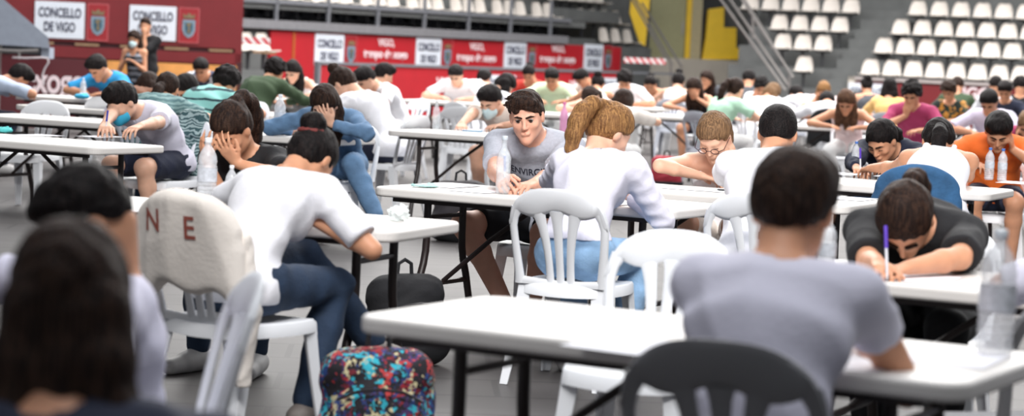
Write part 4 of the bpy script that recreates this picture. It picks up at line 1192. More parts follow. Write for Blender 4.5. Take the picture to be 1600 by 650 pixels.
b = MB(); a0 = pq(-30, 68, 29.7); a1 = pq(66, 90, 29.7); b.box(((a0.x + a1.x) / 2, 29.8, (a0.z + a1.z) / 2 + 0.02), (a1.x - a0.x, 0.06, a0.z - a1.z)); b.build('shade_sheet', DARKG, cv)  # dark sheet standing in for the shade in the space below the cover
b = MB(); b.tube([pq(-20, 78, 29.4), pq(30, 80, 29.4), pq(60, 79, 29.4)], 0.025, 8); b.tube([pq(30, 80, 29.4), pq(30, 93, 29.4)], 0.02, 8); b.build('arm', RAILM, cv, smooth=True)
zt_ = pq(-12, 70, 29.3).z; b = MB(); b.box((pq(-12, 93, 29.3).x, 29.6, zt_ / 2), (0.08, 0.08, zt_)); b.build('leg', RAILM, cv)
cb = MB(); cb.tube([pq(20, 90, 29.3), pq(40, 91, 29.2), pq(64, 90, 29.2), pq(74, 91, 29.2), pq(76, 97, 29.2), pq(70, 107, 29.2), pq(66, 118, 29.2), pq(69, 132, 29.2)], 0.012, 6)
tag(cb.build('power_cable', mat('cable_white', (205, 196, 200), 0.5), smooth=True), 'white cable hanging down from the covered stand over the dark board', 'cable')

# -- right stand
SB = Frame_(atY(1160, 95, 51.3), atY(1660, 118, 48.6))
lv = [1.20, 1.70, 2.15, 2.62]; sbk = [0.35, 1.15, 1.95, 2.75]
uF = SB.u(1338)
struct(bx(SB, 'wall_stand_front', MAROON2, uF, SB.L + 3, 0, 0.1, 0, 1.10))
struct(bx(SB, 'trim_stand_top', mat('ledge_light', (168, 158, 156), 0.6), uF - 0.15, SB.L + 3, -0.06, 0.16, 1.10, 1.17))
struct(bx(SB, 'trim_end_post', CONC_L, uF - 0.15, uF, -0.06, 0.3, 0, 1.17))
rb = bx(SB, 'red_banner', MAROON, SB.u(1330), SB.L + 3, -0.045, -0.015, 0.1, 1.05); tag(rb, 'maroon banner along the front of the right stand', 'banner')
text_mesh('lettering', 'VIGO', 0.34, LETW, rb, face_mat(SB, SB.u(1522), -0.055, SB.z(1522, 154)), 0.003, bold=0.01)
town_sign(SB, 'white town council sign behind the student with the bare back', None, 1328, 1384, -0.07, 0.72, 0.62, 0.17, False)
for k in range(5):
    st = bx(SB, 'floor_terrace', CONC, -0.6, SB.L + 3, 0.1 + 0.8 * k, 0.1 + 0.8 * (k + 1) + 0.05, 0, [0.85, 1.32, 1.78, 2.25, 2.75][k]); struct(st)
struct(bx(SB, 'wall_behind_stand', CONC, -0.9, SB.L + 6, 4.2, 4.4, 0, 7))
# stair steps in the aisle
for k in range(8):
    z0 = 0.85 + 0.235 * k
    c0 = SB.u(1330 + 8 * k, 0.3 + 0.4 * k)
    struct(bx(SB, 'floor_aisle_step', CONC, c0 - 0.55, c0 + 0.55, -0.3 + 0.4 * k, 0.7 + 0.4 * k, 0, z0))
starts = [(1360, 1256), (1379, 1221), (1404, 1214), (1429, 1180)]
Gn = ['bottom', 'second', 'third', 'fourth']
for k, (pr_, pl_) in enumerate(starts):
    px_ = pr_; n = 0
    while px_ < 1615:
        stadium_seat(SB, SB.u(px_, sbk[k]), sbk[k], lv[k], 'white shell seat right of the aisle in the %s row of the right stand' % Gn[k], 'white seats right of the aisle, %s row' % Gn[k]); px_ += 33.6
    for q in range([1, 3, 4, 6][k]):
        px_ = [1256, 1221, 1214, 1167][k] + q * 31.5
        stadium_seat(SB, SB.u(px_, sbk[k]), sbk[k], lv[k], 'white shell seat left of the aisle in the %s row of the right stand' % Gn[k] if k else 'single white shell seat left of the aisle, lowest on the right stand', 'white seats left of the aisle, %s row' % Gn[k] if k else None)

# -- centre: door, yellow walls, concrete base
SC = Frame_(atY(940, 85, 60.0), atY(1240, 100, 60.0))
def cz(px, py, off=0.0): return SC.z(px, py, off)
struct(bx(SC, 'wall_centre_base', CONC_L, SC.u(1000), SC.u(1245), -0.6, -0.2, 0, cz(1130, 94)))
struct(bx(SC, 'wall_centre', CONC, SC.u(900), SC.u(1300), 0.3, 0.5, 0, 6))
struct(bx(SC, 'door_1', mat('door_green_grey', (158, 156, 118), 0.6, 0.05), SC.u(1013), SC.u(1068), 0.1, 0.25, 1.2, 4.2))
struct(bx(SC, 'trim_door', YEL, SC.u(1069), SC.u(1077), 0.0, 0.2, 1.25, 4.2))
struct(bx(SC, 'wall_pillar', mat('pillar_beige', (180, 170, 138), 0.7, 0.05), SC.u(1077), SC.u(1093), -0.1, 0.3, 1.2, 4.2))
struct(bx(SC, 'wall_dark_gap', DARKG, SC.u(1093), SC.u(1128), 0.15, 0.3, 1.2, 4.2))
hd = MB(); hd.box((SC.u(1064), 0.05, 2.2), (0.03, 0.06, 0.35), M=SC.M); struct(hd.build('door_handle', RAILM, None))
def poly_wall(name, pts, m, off0, off1, label=None, cat=None):
    poly = [(SC.u(x, off0), cz(x, y, off0)) for x, y in pts]
    Mx = SC.M @ Matrix.Rotation(R(90), 4, 'X')
    b = MB(); b.prism(poly, -off0, -off1, M=Mx); o = b.build(name, m)
    if label: tag(o, label, cat)
    else: struct(o)
    return o
poly_wall('wall_yellow_stepped', [(1097, 93), (1101, 60), (1103, 14), (1127, 11), (1128, 43), (1148, 43), (1149, 75), (1170, 75), (1169, 93)], YEL, -0.5, 0.1)
poly_wall('wall_yellow_slanted', [(983, -30), (1012, -30), (1007, 72), (998, 68), (980, 20)], YEL, -1.6, -1.4)
def railing(label, lines, Y0, Y1, posts=()):
    r = empty('stair_railing'); tag(r, label, 'railing')
    for (x0, y0, x1, y1) in lines:
        b = MB(); b.tube([atY(x0, y0, Y1), atY(x1, y1, Y0)], 0.026, 8); b.build('rail', RAILM, r, smooth=True)
    for (x, y0, y1, Y) in posts:
        b = MB(); b.tube([atY(x, y0, Y), atY(x + 1, y1, Y)], 0.026, 8); b.build('post', RAILM, r, smooth=True)
railing('sloping steel stair railing beside the slanted yellow wall', [(974, -25, 1040, 92), (988, -10, 1050, 100), (1003, 5, 1065, 104)], 54, 57, [(1048, 96, 138, 54)])
railing('sloping steel stair railing left of the right stand', [(1118, -12, 1228, 142), (1132, -14, 1232, 134), (1150, -14, 1240, 122), (1163, -2, 1239, 122)], 48, 50.5, [(1233, 120, 150, 48), (1176, 20, 60, 49)])
# barrier tape, red and white
def p_tape(nt, tc, base):
    N = nt.nodes; L = nt.links
    sp = N.new('ShaderNodeSeparateXYZ'); L.new(tc.outputs['Object'], sp.inputs[0])
    a = N.new('ShaderNodeMath'); a.operation = 'MULTIPLY_ADD'; a.inputs[1].default_value = 0.9; L.new(sp.outputs[2], a.inputs[0]); L.new(sp.outputs[0], a.inputs[2])
    d = N.new('ShaderNodeMath'); d.operation = 'DIVIDE'; d.inputs[1].default_value = 0.16; L.new(a.outputs[0], d.inputs[0])
    f = N.new('ShaderNodeMath'); f.operation = 'FRACT'; L.new(d.outputs[0], f.inputs[0])
    r = N.new('ShaderNodeValToRGB'); r.color_ramp.interpolation = 'CONSTANT'; e = r.color_ramp.elements
    e[0].color = (0.85, 0.82, 0.82, 1); e[1].position = 0.5; e[1].color = (0.6, 0.03, 0.05, 1); L.new(f.outputs[0], r.inputs['Fac'])
    return r.outputs['Color']
TAPE = mat('barrier_tape', (230, 220, 220), 0.5, pat=p_tape)
b = MB(); a0 = atY(975, 94, 53.4); a1 = atY(1040, 96, 53.4)
b.box(((a0.x + a1.x) / 2, 53.4, (a0.z + a1.z) / 2), (a1.x - a0.x, 0.02, 0.13)); tag(b.build('barrier_tape', TAPE), 'red and white barrier tape strung above the end of the perimeter board', 'tape')
b = MB(); a0 = atY(374, 64, 41); a1 = atY(422, 64, 41)
b.box(((a0.x + a1.x) / 2, 41, (a0.z + a1.z) / 2), (a1.x - a0.x, 0.02, 0.13)); tag(b.build('barrier_tape', TAPE), 'red and white barrier tape over the white shell backs beside the maroon board wall', 'tape')
for q in range(2):
    stadium_seat(SA, SA.u(388 + 24 * q, -0.6), -0.6, 1.15, 'white shell back wrapped in barrier tape beside the maroon board wall', 'taped white seats')
struct(bx(SA, 'floor_terrace', CONC, SA.u(340, -0.9), SA.u(424, -0.9), -0.9, 0, 0, 0.8))
# outer hall shell, far sides
struct(bx(Frame_(Vector((-32, 78, 0)), Vector((32, 78, 0))), 'wall_far', CONC, 0, 64, 0, 0.3, 0, 9))

# ---------------------------------------------------------------- tables
table('T1', 548, 492, 'NL', -29, 'large white folding table in front, where the man in the pale T-shirt writes')
table('T2', 578, 291, 'NL', -28.5, 'white folding table between the staring young man and the ponytailed girl')
table('T3', 612, 362, 'NR', -21, 'white folding table the girl with the bun leans on')
table('T4', 1185, 424, 'NL', -27, 'white folding table under the bowed student in black')
table('T5', 1322, 322, 'NR', -27, 'white folding table between the girl with glasses and the man in the bright white T-shirt')
table('T6', 1545, 303, 'NR', -25, 'white folding table between the girl in the strap top and the girl in black')
table('T7', 1480, 248, 'NL', -25, 'white folding table of the student in orange')
table('T8', 150, 231, 'NR', -28, 'white folding table of the boy with the bright blue mask')
table('T9', 524, 219, 'NR', -22, 'white folding table the denim-shirted girl rests her arms on')
table('T10', 602, 203, 'NL', -22, 'white folding table of the boy with the pale mask, bottle at its left part')
table('T11', 915, 181, 'NR', -22, 'white folding table in the row of the girl resting her head on her arms')
table('T12', 1108, 185, 'NR', -22, 'white folding table in front of the girl in the black strap top')
table('T13', 622, 155, 'NL', -22, 'white folding table near the red board, above the clear bottle')
table('T15', 985, 156, 'NL', -22, 'white folding table in front of the broad student in white')
table('T14', 848, 160, 'NL', -22, 'white folding table behind the pink bottle')
table('T17', 1180, 192, 'NL', -22, 'white folding table of the girl in the pale pink strap top')
table('T18', 1395, 198, 'NL', -22, 'white folding table of the student in the magenta T-shirt')
table('T19', 1165, 174, 'NL', -22, 'white folding table behind the girl in mint green')
table('T20', 1345, 172, 'NL', -22, 'white folding table by the student in the yellow top')
table('T21', -60, 178, 'NL', -24, 'white folding table in front of the empty white chair, at the left edge')
table('T22', 20, 163, 'NL', -24, 'white folding table in line with the blue-masked boy, one row behind him')
table('T23', 20, 148, 'NL', -20, 'white folding table of the student in the bright blue shirt')
table('T24', 482, 183, 'NR', -22, 'white folding table of the student in turquoise stripes')
table('T25', 500, 158, 'NR', -22, 'white folding table beside the green hooded student')

# ---------------------------------------------------------------- clothing materials
W_TEE = mat('cloth_white', (236, 236, 242), 0.85, 0.02, 5, 0.15, 60, sheen=0.2)
W_COOL = mat('cloth_cool_white', (212, 210, 226), 0.85, 0.03, 5, 0.15, 60, sheen=0.2)
W_WARM = mat('cloth_warm_white', (234, 226, 218), 0.85, 0.03, 5, 0.15, 60)
GREY_T = mat('cloth_heather_grey', (172, 175, 186), 0.85, 0.08, 60, 0.2, 90)
BLK = mat('cloth_black', (20, 20, 24), 0.85, 0.15, 8, 0.2, 60)
NVY = mat('cloth_navy', (24, 30, 52), 0.85, 0.15, 8, 0.2, 60)
DEN_L = mat('denim_light', (138, 172, 206), 0.85, 0.16, 14, 0.25, 90)
DEN_M = mat('denim_mid', (92, 124, 158), 0.85, 0.18, 14, 0.25, 90)
DEN_D = mat('denim_dark', (34, 52, 76), 0.85, 0.2, 12, 0.25, 90)
CY_MASK = mat('mask_cyan', (60, 180, 220), 0.7, 0.06)
PALE_MASK = mat('mask_pale', (200, 226, 232), 0.7, 0.04)

# ---------------------------------------------------------------- people in the front and middle
boy = person('young man in a grey printed T-shirt looking straight at the camera', 823, 182, 316, 163, skin='rosy', hair='dark', style='quiff', sc=1.07, hd=0.93,
    top=('tee', GREY_T, 0.75), bottom=('shorts', mat('cloth_black_shorts', (22, 22, 28), 0.8, 0.15), 0.8), shoe='grey', pitch=17, turn=10, tilt=6, eyes=True, h=0.0068,
    rh=('px', 783, 288, 0.785, {'curl': (0.7, 0.9, 1.1, 1.3), 'f': (-0.45, 0.8, -0.15), 'n': (0.6, 0.1, 0.8)}), lh=('px', 835, 287, 0.79, {'curl': (0.8, 0.9, 1.0, 1.1), 'f': (0.35, 0.9, -0.1), 'n': (0, 0, 1)}),
    re=('pY', 765, 285, 11.2), le=('pY', 870, 285, 11.0), legs=[(0.30, 0.40, 0.54), (0.05, 0.36, 0.10), (-0.12, 0.42, 0.52), (-0.03, 0.28, 0.10), (0.3, 1, 0), (-0.3, 1, 0)],
    has_chair='white plastic chair under the young man in grey', chair_kw=dict(off=-0.02))
pony = person('girl with a long blond-brown ponytail in a white long-sleeved top, seen from behind', 953, 206, 352, -22, 'f', skin='light', hair='blond', style='ponytail',
    top=('long', mat('cloth_white_lilac', (226, 224, 238), 0.85, 0.03, 5, 0.15, 60), None, 0.13), bottom=('jeans', DEN_L), shoe='white', pitch=30, turn=-35, tilt=8,
    lh=('px', 862, 290, 0.785), rh=('px', 985, 308, 0.785), le=('px', 846, 300, 0.79), re=('px', 1022, 314, 0.79), h=0.0078, sc=1.0,
    has_chair='white plastic chair under the girl with the long ponytail', chair_kw=dict(off=0.02))
bun = person('girl with a bun in a white T-shirt slumped sideways over her table', 486, 250, 425, -24, 'f', skin='tan', hair='black', style='bun', top=('tee', W_TEE, 0.8), bottom=('jeans', DEN_D), shoe='grey',
    pitch=52, turn=-10, rh=('px', 492, 345, 0.775), lh='table', re=('px', 562, 350, 0.775), h=0.0078, sc=0.97, side=0.06,
    legs=[(0.16, 0.40, 0.53), (0.16, 0.22, 0.11), (0.02, 0.42, 0.62), (0.22, 0.62, 0.30), (0.3, 1, 0), (0.6, 1, -0.1)],
    has_chair='white plastic chair hung with a white jacket, under the girl with the bun', chair_kw=dict(off=0.0, yaw=-10))
blk = person('girl in a black T-shirt holding her forehead with both hands, ponytail on her shoulder', 362, 203, 372, 162, 'f', skin='tan', hair='dark', style='ponytail', top=('tee', BLK, 0.6), bottom=('jeans', DEN_D),
    pitch=42, turn=-8, rh='forehead', lh='forehead', re=('px', 300, 315, 0.78), le=('px', 405, 312, 0.78), h=0.0078, has_chair=None)
fgm = person('man in a pale T-shirt writing at the large front table, back to the camera', 1240, 330, 684, -20, skin='tan', hair='dark', style='short', top=('tee', W_COOL, 0.44), bottom=('trousers', BLK),
    pitch=22, turn=-4, re=('px', 1404, 553, 0.785), rh=('px', 1340, 522, 0.785), le=('px', 1120, 530, 0.785), lh=('px', 1190, 500, 0.785), h=0.009, sc=1.0, hd=1.08, lean=24,
    has_chair='white plastic chair darkened as if in shade, under the man at the large front table', chair_kw=dict(off=-0.03, colour='shade_grey'))
wri = person('student in a black T-shirt bowed low over the paper, hair parted towards the camera', 1415, 345, 462, 160, 'f', skin='tan', hair='dark', style='lowpony', top=('tee', BLK, 0.85), bottom=('trousers', BLK),
    pitch=70, rh=('px', 1372, 412, 0.785, {'curl': (0.7, 0.9, 1.1, 1.2), 'f': (-0.5, 1, -0.1)}), lh=('px', 1420, 418, 0.775), re=('px', 1348, 395, 0.775), le=('px', 1530, 418, 0.775), h=0.009, sc=1.08, fat=1.12,
    has_chair='white plastic chair under the bowed student in black', chair_kw=dict(off=0.0))
wht = person('man with cropped hair in a bright white T-shirt, back to the camera', 1215, 210, 338, -14, skin='tan', hair='black', style='fade', top=('tee', W_TEE, 0.85), bottom=('jeans', DEN_D), pitch=28, turn=3,
    re=('px', 1312, 308, 0.775), rh=('px', 1262, 292, 0.775), le=('px', 1128, 296, 0.775), lh=('px', 1170, 286, 0.775), h=0.0078, sc=1.04,
    has_chair='white plastic chair under the man with cropped hair', chair_kw=dict(off=-0.0))
gla = person('girl with glasses in a white sleeveless top, writing with her head bowed', 1116, 214, 290, 162, 'f', skin='light', hair='sandy', style='lowpony', lean=34, top=('tank', W_TEE), bottom=('shorts', W_WARM, 0.8), pitch=42, turn=-4,
    rh=('px', 1096, 275, 0.785), re=('px', 1036, 277, 0.785), lh='cheek', h=0.0078, glasses=True, sc=1.04, brows=False, has_chair='white plastic chair under the girl with glasses')
tank = person('girl in a white strap top with bare shoulders, back to the camera', 1466, 222, 268, -8, 'f', skin='tan', hair='black', style='lowpony', top=('tank', W_TEE), bottom=('jeans', DEN_D), pitch=45, turn=0,
    re=('px', 1528, 285, 0.775), rh=('px', 1490, 275, 0.775), le=('px', 1405, 274, 0.775), lh=('px', 1350, 265, 0.79), h=0.0078, sc=1.06, fat=1.05,
    has_chair='white plastic chair hung with a denim jacket', chair_kw=dict(off=-0.02, dx=-0.14))
nv = person('dark-haired girl in a black top writing with a purple pen', 1378, 220, 242, 155, 'f', skin='tan', hair='black', style='lowpony', top=('long', NVY), bottom=('jeans', DEN_D), pitch=40, turn=-14,
    rh=('px', 1338, 262, 0.775), h=0.0078, sc=1.08, has_chair='white plastic chair under the girl with the purple pen')
ora = person('student with black hair in an orange T-shirt with one hand at the head', 1560, 205, 228, 168, skin='tan', hair='black', style='short', top=('tee', mat('cloth_orange', (232, 110, 40), 0.85, 0.05, 5, 0.15, 60), 0.85), bottom=('shorts', NVY),
    pitch=45, lh='cheek', rh='table', h=0.0085, sc=1.05, has_chair='white plastic chair under the student in orange')
msk = person('boy with a bright blue face mask in a white printed T-shirt', 190, 160, 236, 150, skin='light', hair='black', style='short', top=('tee', W_COOL, 0.85), bottom=('shorts', NVY, 0.85), pitch=38, turn=-8, mask=CY_MASK,
    rh=('px', 142, 212, 0.775), lh=('px', 180, 216, 0.775), le=('px', 250, 219, 0.775), re=('px', 128, 207, 0.82), h=0.0078, sc=1.04, has_chair='white plastic chair under the boy with the blue mask')
den = person('girl in a blue denim shirt holding her forehead', 507, 164, 226, 168, 'f', skin='light', hair='dark', style='long', top=('long', DEN_M), bottom=('jeans', DEN_M), pitch=38, lh='forehead', rh=('px', 456, 204, 0.775),
    h=0.0085, sc=1.04, legs=[(0.1, 0.4, 0.53), (0.05, 0.3, 0.1), (-0.2, 0.42, 0.58), (-0.42, 0.55, 0.24), (0.2, 1, 0), (-0.8, 0.6, 0)], has_chair='white plastic chair under the girl in the denim shirt')
pal = person('boy with a pale face mask in a white T-shirt writing behind the clear bottle', 766, 158, 184, 158, skin='light', hair='black', style='short', top=('tee', W_WARM, 0.9), bottom=('shorts', BLK), pitch=36, turn=-6, mask=PALE_MASK,
    rh=('px', 718, 196, 0.775), re=('px', 700, 199, 0.82), h=0.0085, sc=1.06, has_chair='white plastic chair under the boy with the pale mask')
fgl = person('girl with long brown hair close to the camera, her head filling the corner', 108, 480, 1000, -6, 'f', skin='tan', hair='dark', style='long', top=('tee', NVY, 0.7), bottom=('trousers', NVY),
    pitch=20, turn=14, h=0.009, sc=0.98, lean=12, legs_on=False, rh=('l', 0.2, 0.3, 0.5), lh=('l', -0.2, 0.3, 0.5), has_chair='white plastic chair under the girl close to the camera')
fg2 = person('man in a white T-shirt with head bowed, just behind the girl close to the camera', 138, 340, 655, 104, skin='tan', hair='black', style='short', top=('tee', mat('cloth_white_cool2', (214, 212, 230), 0.85, 0.03, 5, 0.15, 60), 0.95), bottom=('trousers', BLK),
    pitch=48, turn=8, h=0.009, sc=1.0, hd=0.96, lean=2, neck=0.1, lh=('pY', 90, 720, 4.7), le=('pY', 235, 640, 4.8), rh=('l', 0.15, 0.5, 0.78), legs_on=False,
    has_chair='white plastic chair behind the back of the man with the trimmed sleeve', chair_kw=dict(off=-0.02))

# ---------------------------------------------------------------- people in the rows behind
def cl(name, rgb, **k): return mat('cloth_' + name, rgb, 0.85, 0.05, 5, 0.15, 60, **k)
TEAL = cl('teal_speckle', (130, 160, 160), pat=p_wave((84, 118, 122), 9, 8.0))
MINT = cl('mint', (186, 226, 200)); GREEN = cl('hoodie_green', (58, 76, 52)); STR = mat('cloth_turquoise_stripe', (150, 214, 208), 0.85, pat=p_stripes([(0, (150, 214, 208)), (0.78, (36, 60, 70))], 0.085))
MAG = cl('magenta', (160, 52, 94)); YELT = cl('yellow', (232, 188, 120)); BLUET = cl('bright_blue', (40, 150, 210)); GRYT = cl('charcoal', (74, 76, 82))
REDT = cl('red', (196, 60, 50)); PINKT = cl('pale_pink', (226, 206, 206)); PLAID = mat('cloth_plaid', (200, 204, 212), 0.85, pat=p_patches([(30, 36, 56), (210, 214, 222), (60, 70, 100)], 22))
FLOR = mat('cloth_floral_dark', (30, 40, 36), 0.85, pat=p_patches([(28, 38, 34), (28, 38, 34), (34, 50, 40), (190, 130, 50)], 26)); BRN = cl('brown', (120, 78, 56)); LILAC = cl('lilac', (200, 194, 214)); GREENW = cl('pale_green', (208, 230, 196))
WHB = 'white plastic chair under the '
def back(label, hx, hy, s, yaw, **k):
    lab = label.split(',')[0]
    short_ = k.pop('who', None)
    hc = k.pop('chair', True)
    k.setdefault('legs_on', True)
    k.setdefault('sc', 1.05 if k.get('sex', 'm') == 'm' else 1.0)
    who = short_ or lab
    if hc: k['has_chair'] = (WHB if hc != 'grey' else 'pale grey plastic chair under the ') + who; k.setdefault('chair_kw', dict(off=0.0, colour='grey' if hc == 'grey' else 'white', slots=4 if hc == 'grey' else 3))
    return person(label, hx, hy, s, yaw, **k)

back('girl in a teal speckled blouse facing right, hair in a low bun', 262, 140, 204, -14, sex='f', skin='tan', hair='dark', style='lowpony', top=('tee', TEAL, 0.7), bottom=('jeans', DEN_D), pitch=25, rh='table', lh='table', who='girl in the teal blouse', chair='grey')
back('bearded young man in a white T-shirt looking down, between the teal blouse and the stripes', 292, 140, 178, 138, skin='tan', hair='black', top=('tee', W_TEE, 0.8), pitch=42, who='bearded young man')
back('student in a turquoise and black striped T-shirt, seen from behind', 354, 130, 184, -35, skin='tan', hair='black', style='curly', top=('tee', STR, 0.9), pitch=32, who='student in stripes')
back('student in a plaid shirt in front of the orange panel', 314, 108, 128, 172, skin='tan', hair='black', top=('tee', PLAID, 0.9), who='student in plaid')
back('student in a dark green hooded top, seen from behind', 430, 112, 150, -32, skin='tan', hair='black', style='curly', top=('long', GREEN), pitch=28, fat=1.1, who='student in the green hooded top')
back('student in a white sleeveless top beside the green hooded student', 457, 112, 134, 160, sex='f', skin='light', hair='black', style='long', top=('tank', W_TEE), who='student beside the green hooded top')
back('student with a top bun and a long white shirt stretched towards the right', 536, 132, 186, 60, sex='f', skin='light', hair='dark', style='highbun', top=('long', W_TEE), bottom=('jeans', NVY), pitch=50, sc=1.12, folds=1.5, who='student with the top bun')
back('young man in a white T-shirt bent over a phone, beside the top bun', 571, 124, 148, 130, skin='light', hair='black', top=('tee', W_TEE, 0.8), pitch=45, who='young man bent over his phone')
back('student in a white T-shirt with a bare forearm reaching to the right', 600, 118, 140, -68, skin='light', hair='black', top=('tee', W_WARM, 0.8), bottom=('shorts', NVY), pitch=25, who='student reaching to the right')
back('dark-haired young man in a white T-shirt bowed at the table by the red board', 712, 118, 124, 168, skin='light', hair='black', top=('tee', W_TEE, 0.8), who='young man bowed by the red board')
back('student in a white vest seen from behind, next to the bowed young man', 756, 124, 112, -28, skin='light', hair='black', top=('tank', W_TEE), pitch=20, who='student in the white vest')
back('student with long black hair hanging forward over a white top', 790, 134, 146, -48, sex='f', skin='light', hair='black', style='long', top=('tee', W_TEE, 0.9), pitch=50, who='student with long black hair')
back('student in a red top leaning the head on one hand', 826, 116, 112, 170, sex='f', skin='tan', hair='black', style='bun', top=('tee', REDT, 0.9), lh='cheek', who='student in red')
back('student in a pale green and white T-shirt writing', 862, 122, 120, 172, skin='tan', hair='black', top=('tee', GREENW, 0.8), who='student in pale green')
back('student in white with the face turned to the left, under the banner end', 909, 122, 108, 130, skin='tan', hair='black', top=('tee', W_WARM, 0.8), pitch=50, who='student facing left')
back('student with a small dark head and bare shoulders, seen from behind', 934, 132, 122, -10, sex='f', skin='tan', hair='black', style='bun', top=('tank', W_WARM), who='student with bare shoulders')
back('girl resting her tilted head on her arms behind the pink bottle', 925, 153, 140, 165, sex='f', skin='light', hair='dark', style='long', top=('tank', W_WARM), pitch=40, tilt=35, who='girl resting her head')
back('dark-haired student with one arm raised to the head, just behind the blond ponytail', 974, 162, 168, -20, sex='f', skin='light', hair='dark', style='long', top=('tee', W_WARM, 0.8), rh='cheek', who='student with the raised arm')
back('broad student in a white T-shirt bowed at the end of the red board', 976, 126, 118, 176, skin='tan', hair='black', style='curly', top=('tee', W_TEE, 0.9), pitch=45, fat=1.15, who='broad student in white')
back('student with both arms up around the head, near the railing foot', 1016, 132, 108, 170, sex='f', skin='tan', hair='black', style='bun', top=('tank', BRN), rh='cheek', lh='cheek', who='student with both arms up')
back('student in a white sleeveless top with dark hair up, back to the camera', 1060, 128, 112, -12, sex='f', skin='light', hair='black', style='highbun', top=('tank', W_TEE), pitch=22, who='student with dark hair up', chair='grey')
back('girl in a black strap top with a hand on her forehead', 1084, 138, 124, 158, sex='f', skin='tan', hair='dark', style='long', top=('tank', BLK), bottom=('shorts', NVY), lh='forehead', who='girl in the black strap top')
back('student in a charcoal T-shirt holding a hand at the mouth', 1104, 124, 104, 140, sex='f', skin='tan', hair='dark', style='long', top=('tee', GRYT, 0.9), pitch=18, rh='chin', who='student in charcoal')
back('girl in a mint green top with a long dark ponytail, seen from behind', 1150, 140, 142, -48, sex='f', skin='light', hair='dark', style='ponytail', top=('tee', MINT, 0.7), pitch=12, who='girl in mint green', chair='grey')
back('student in a dark top with a white collar by the railing foot', 1170, 124, 108, -10, skin='tan', hair='black', top=('tee', GRYT, 0.9), who='student with the white collar')
back('student in white with a big dark head of hair and propped arms', 1190, 136, 116, 175, sex='f', skin='tan', hair='black', style='curly', top=('tee', W_TEE, 0.8), rh='cheek', who='student with propped arms')
back('student in white with light brown long hair falling over the arms', 1207, 146, 122, -40, sex='f', skin='tan', hair='sandy', style='long', top=('tee', W_TEE, 0.9), pitch=45, who='student with light brown hair')
back('student in a white T-shirt bent forward behind a slatted chair', 1244, 148, 108, 25, skin='light', hair='black', top=('tee', W_TEE, 0.9), pitch=45, who='bent student by the right stand', chair='grey')
back('student with golden brown hair leaning on both hands', 1287, 142, 112, 172, sex='f', skin='tan', hair='blond', style='long', top=('tee', PINKT, 0.8), rh='cheek', lh='cheek', who='student with golden hair')
back('student in white slumped over, in front of the golden-haired student', 1292, 160, 128, -5, skin='tan', hair='black', top=('tee', W_TEE, 0.9), pitch=60, who='slumped student with a black jacket', chair='white')
back('girl in a pale pink strap top with long brown hair, writing', 1322, 160, 150, 165, sex='f', skin='tan', hair='brown', style='long', top=('tank', PINKT), pitch=38, who='girl in the pink strap top')
back('student with a bare upper back and dark strap top, by the town sign', 1354, 134, 108, 4, sex='f', skin='tan', hair='black', style='bun', top=('tank', GRYT), pitch=20, who='student by the town sign')
back('student in a yellow top with long dark hair, seen from behind', 1390, 138, 122, -12, sex='f', skin='tan', hair='black', style='long', top=('tee', YELT, 0.7), pitch=15, who='student in yellow', chair='grey')
back('student in a magenta T-shirt with thick black hair', 1424, 148, 150, 158, skin='tan', hair='black', style='curly', top=('tee', MAG, 0.9), pitch=30, rh='chin', who='student in magenta')
back('student in a dark floral top with dark curls, resting an arm out', 1482, 142, 122, 150, sex='f', skin='tan', hair='dark', style='curly', top=('tee', FLOR, 0.8), pitch=35, who='student in the floral top', chair='grey')
back('student in dark green next to the floral top', 1496, 134, 102, -15, skin='tan', hair='dark', top=('tee', GREEN, 0.9), who='student in dark green')
back('boy in a striped pale shirt writing behind the orange student', 1545, 160, 150, 155, skin='tan', hair='black', top=('tee', LILAC, 0.9), pitch=40, who='boy in the pale shirt')
back('student in a white T-shirt under the VIGO lettering, seen from behind', 1556, 124, 105, 0, skin='tan', hair='black', top=('tee', W_TEE, 0.9), pitch=25, who='student under the lettering')
back('student in dark clothes, partly hidden, right of the white T-shirt', 1570, 142, 120, 160, skin='tan', hair='black', top=('tee', NVY, 0.9), who='half hidden dark student')
back('student in a black top near the right end of the hall, back to the camera', 1594, 134, 103, -10, skin='tan', hair='black', style='curly', top=('tee', BLK, 0.9), who='student in black by the right end', chair='grey')
back('student with a hand at a pair of glasses, cut by the right border', 1606, 196, 172, 160, sex='f', skin='tan', hair='sandy', style='long', top=('tee', MAG, 0.8), rh='cheek', who='student at the right border')
back('student in a bright blue T-shirt at the table by the maroon board', 152, 106, 150, 150, skin='tan', hair='black', top=('tee', BLUET, 0.9), pitch=45, who='student in bright blue')
back('student in a pale blue and white T-shirt bent far forward at the left border', 30, 122, 160, -62, skin='tan', hair='black', top=('tee', cl('ice_blue', (196, 210, 232)), 0.9), bottom=('jeans', NVY), pitch=50, who='student at the left border')
back('dark-haired student behind the teal blouse, mostly hidden', 232, 136, 172, -20, sex='f', skin='tan', hair='dark', style='long', top=('tee', BRN, 0.9), who='hidden dark-haired student')
back('person in white at the right border beside the front table, arm on a table', 1752, 345, 520, 20, skin='tan', hair='dark', top=('tee', W_COOL, 0.95), h=0.011, who='person in white at the right border')

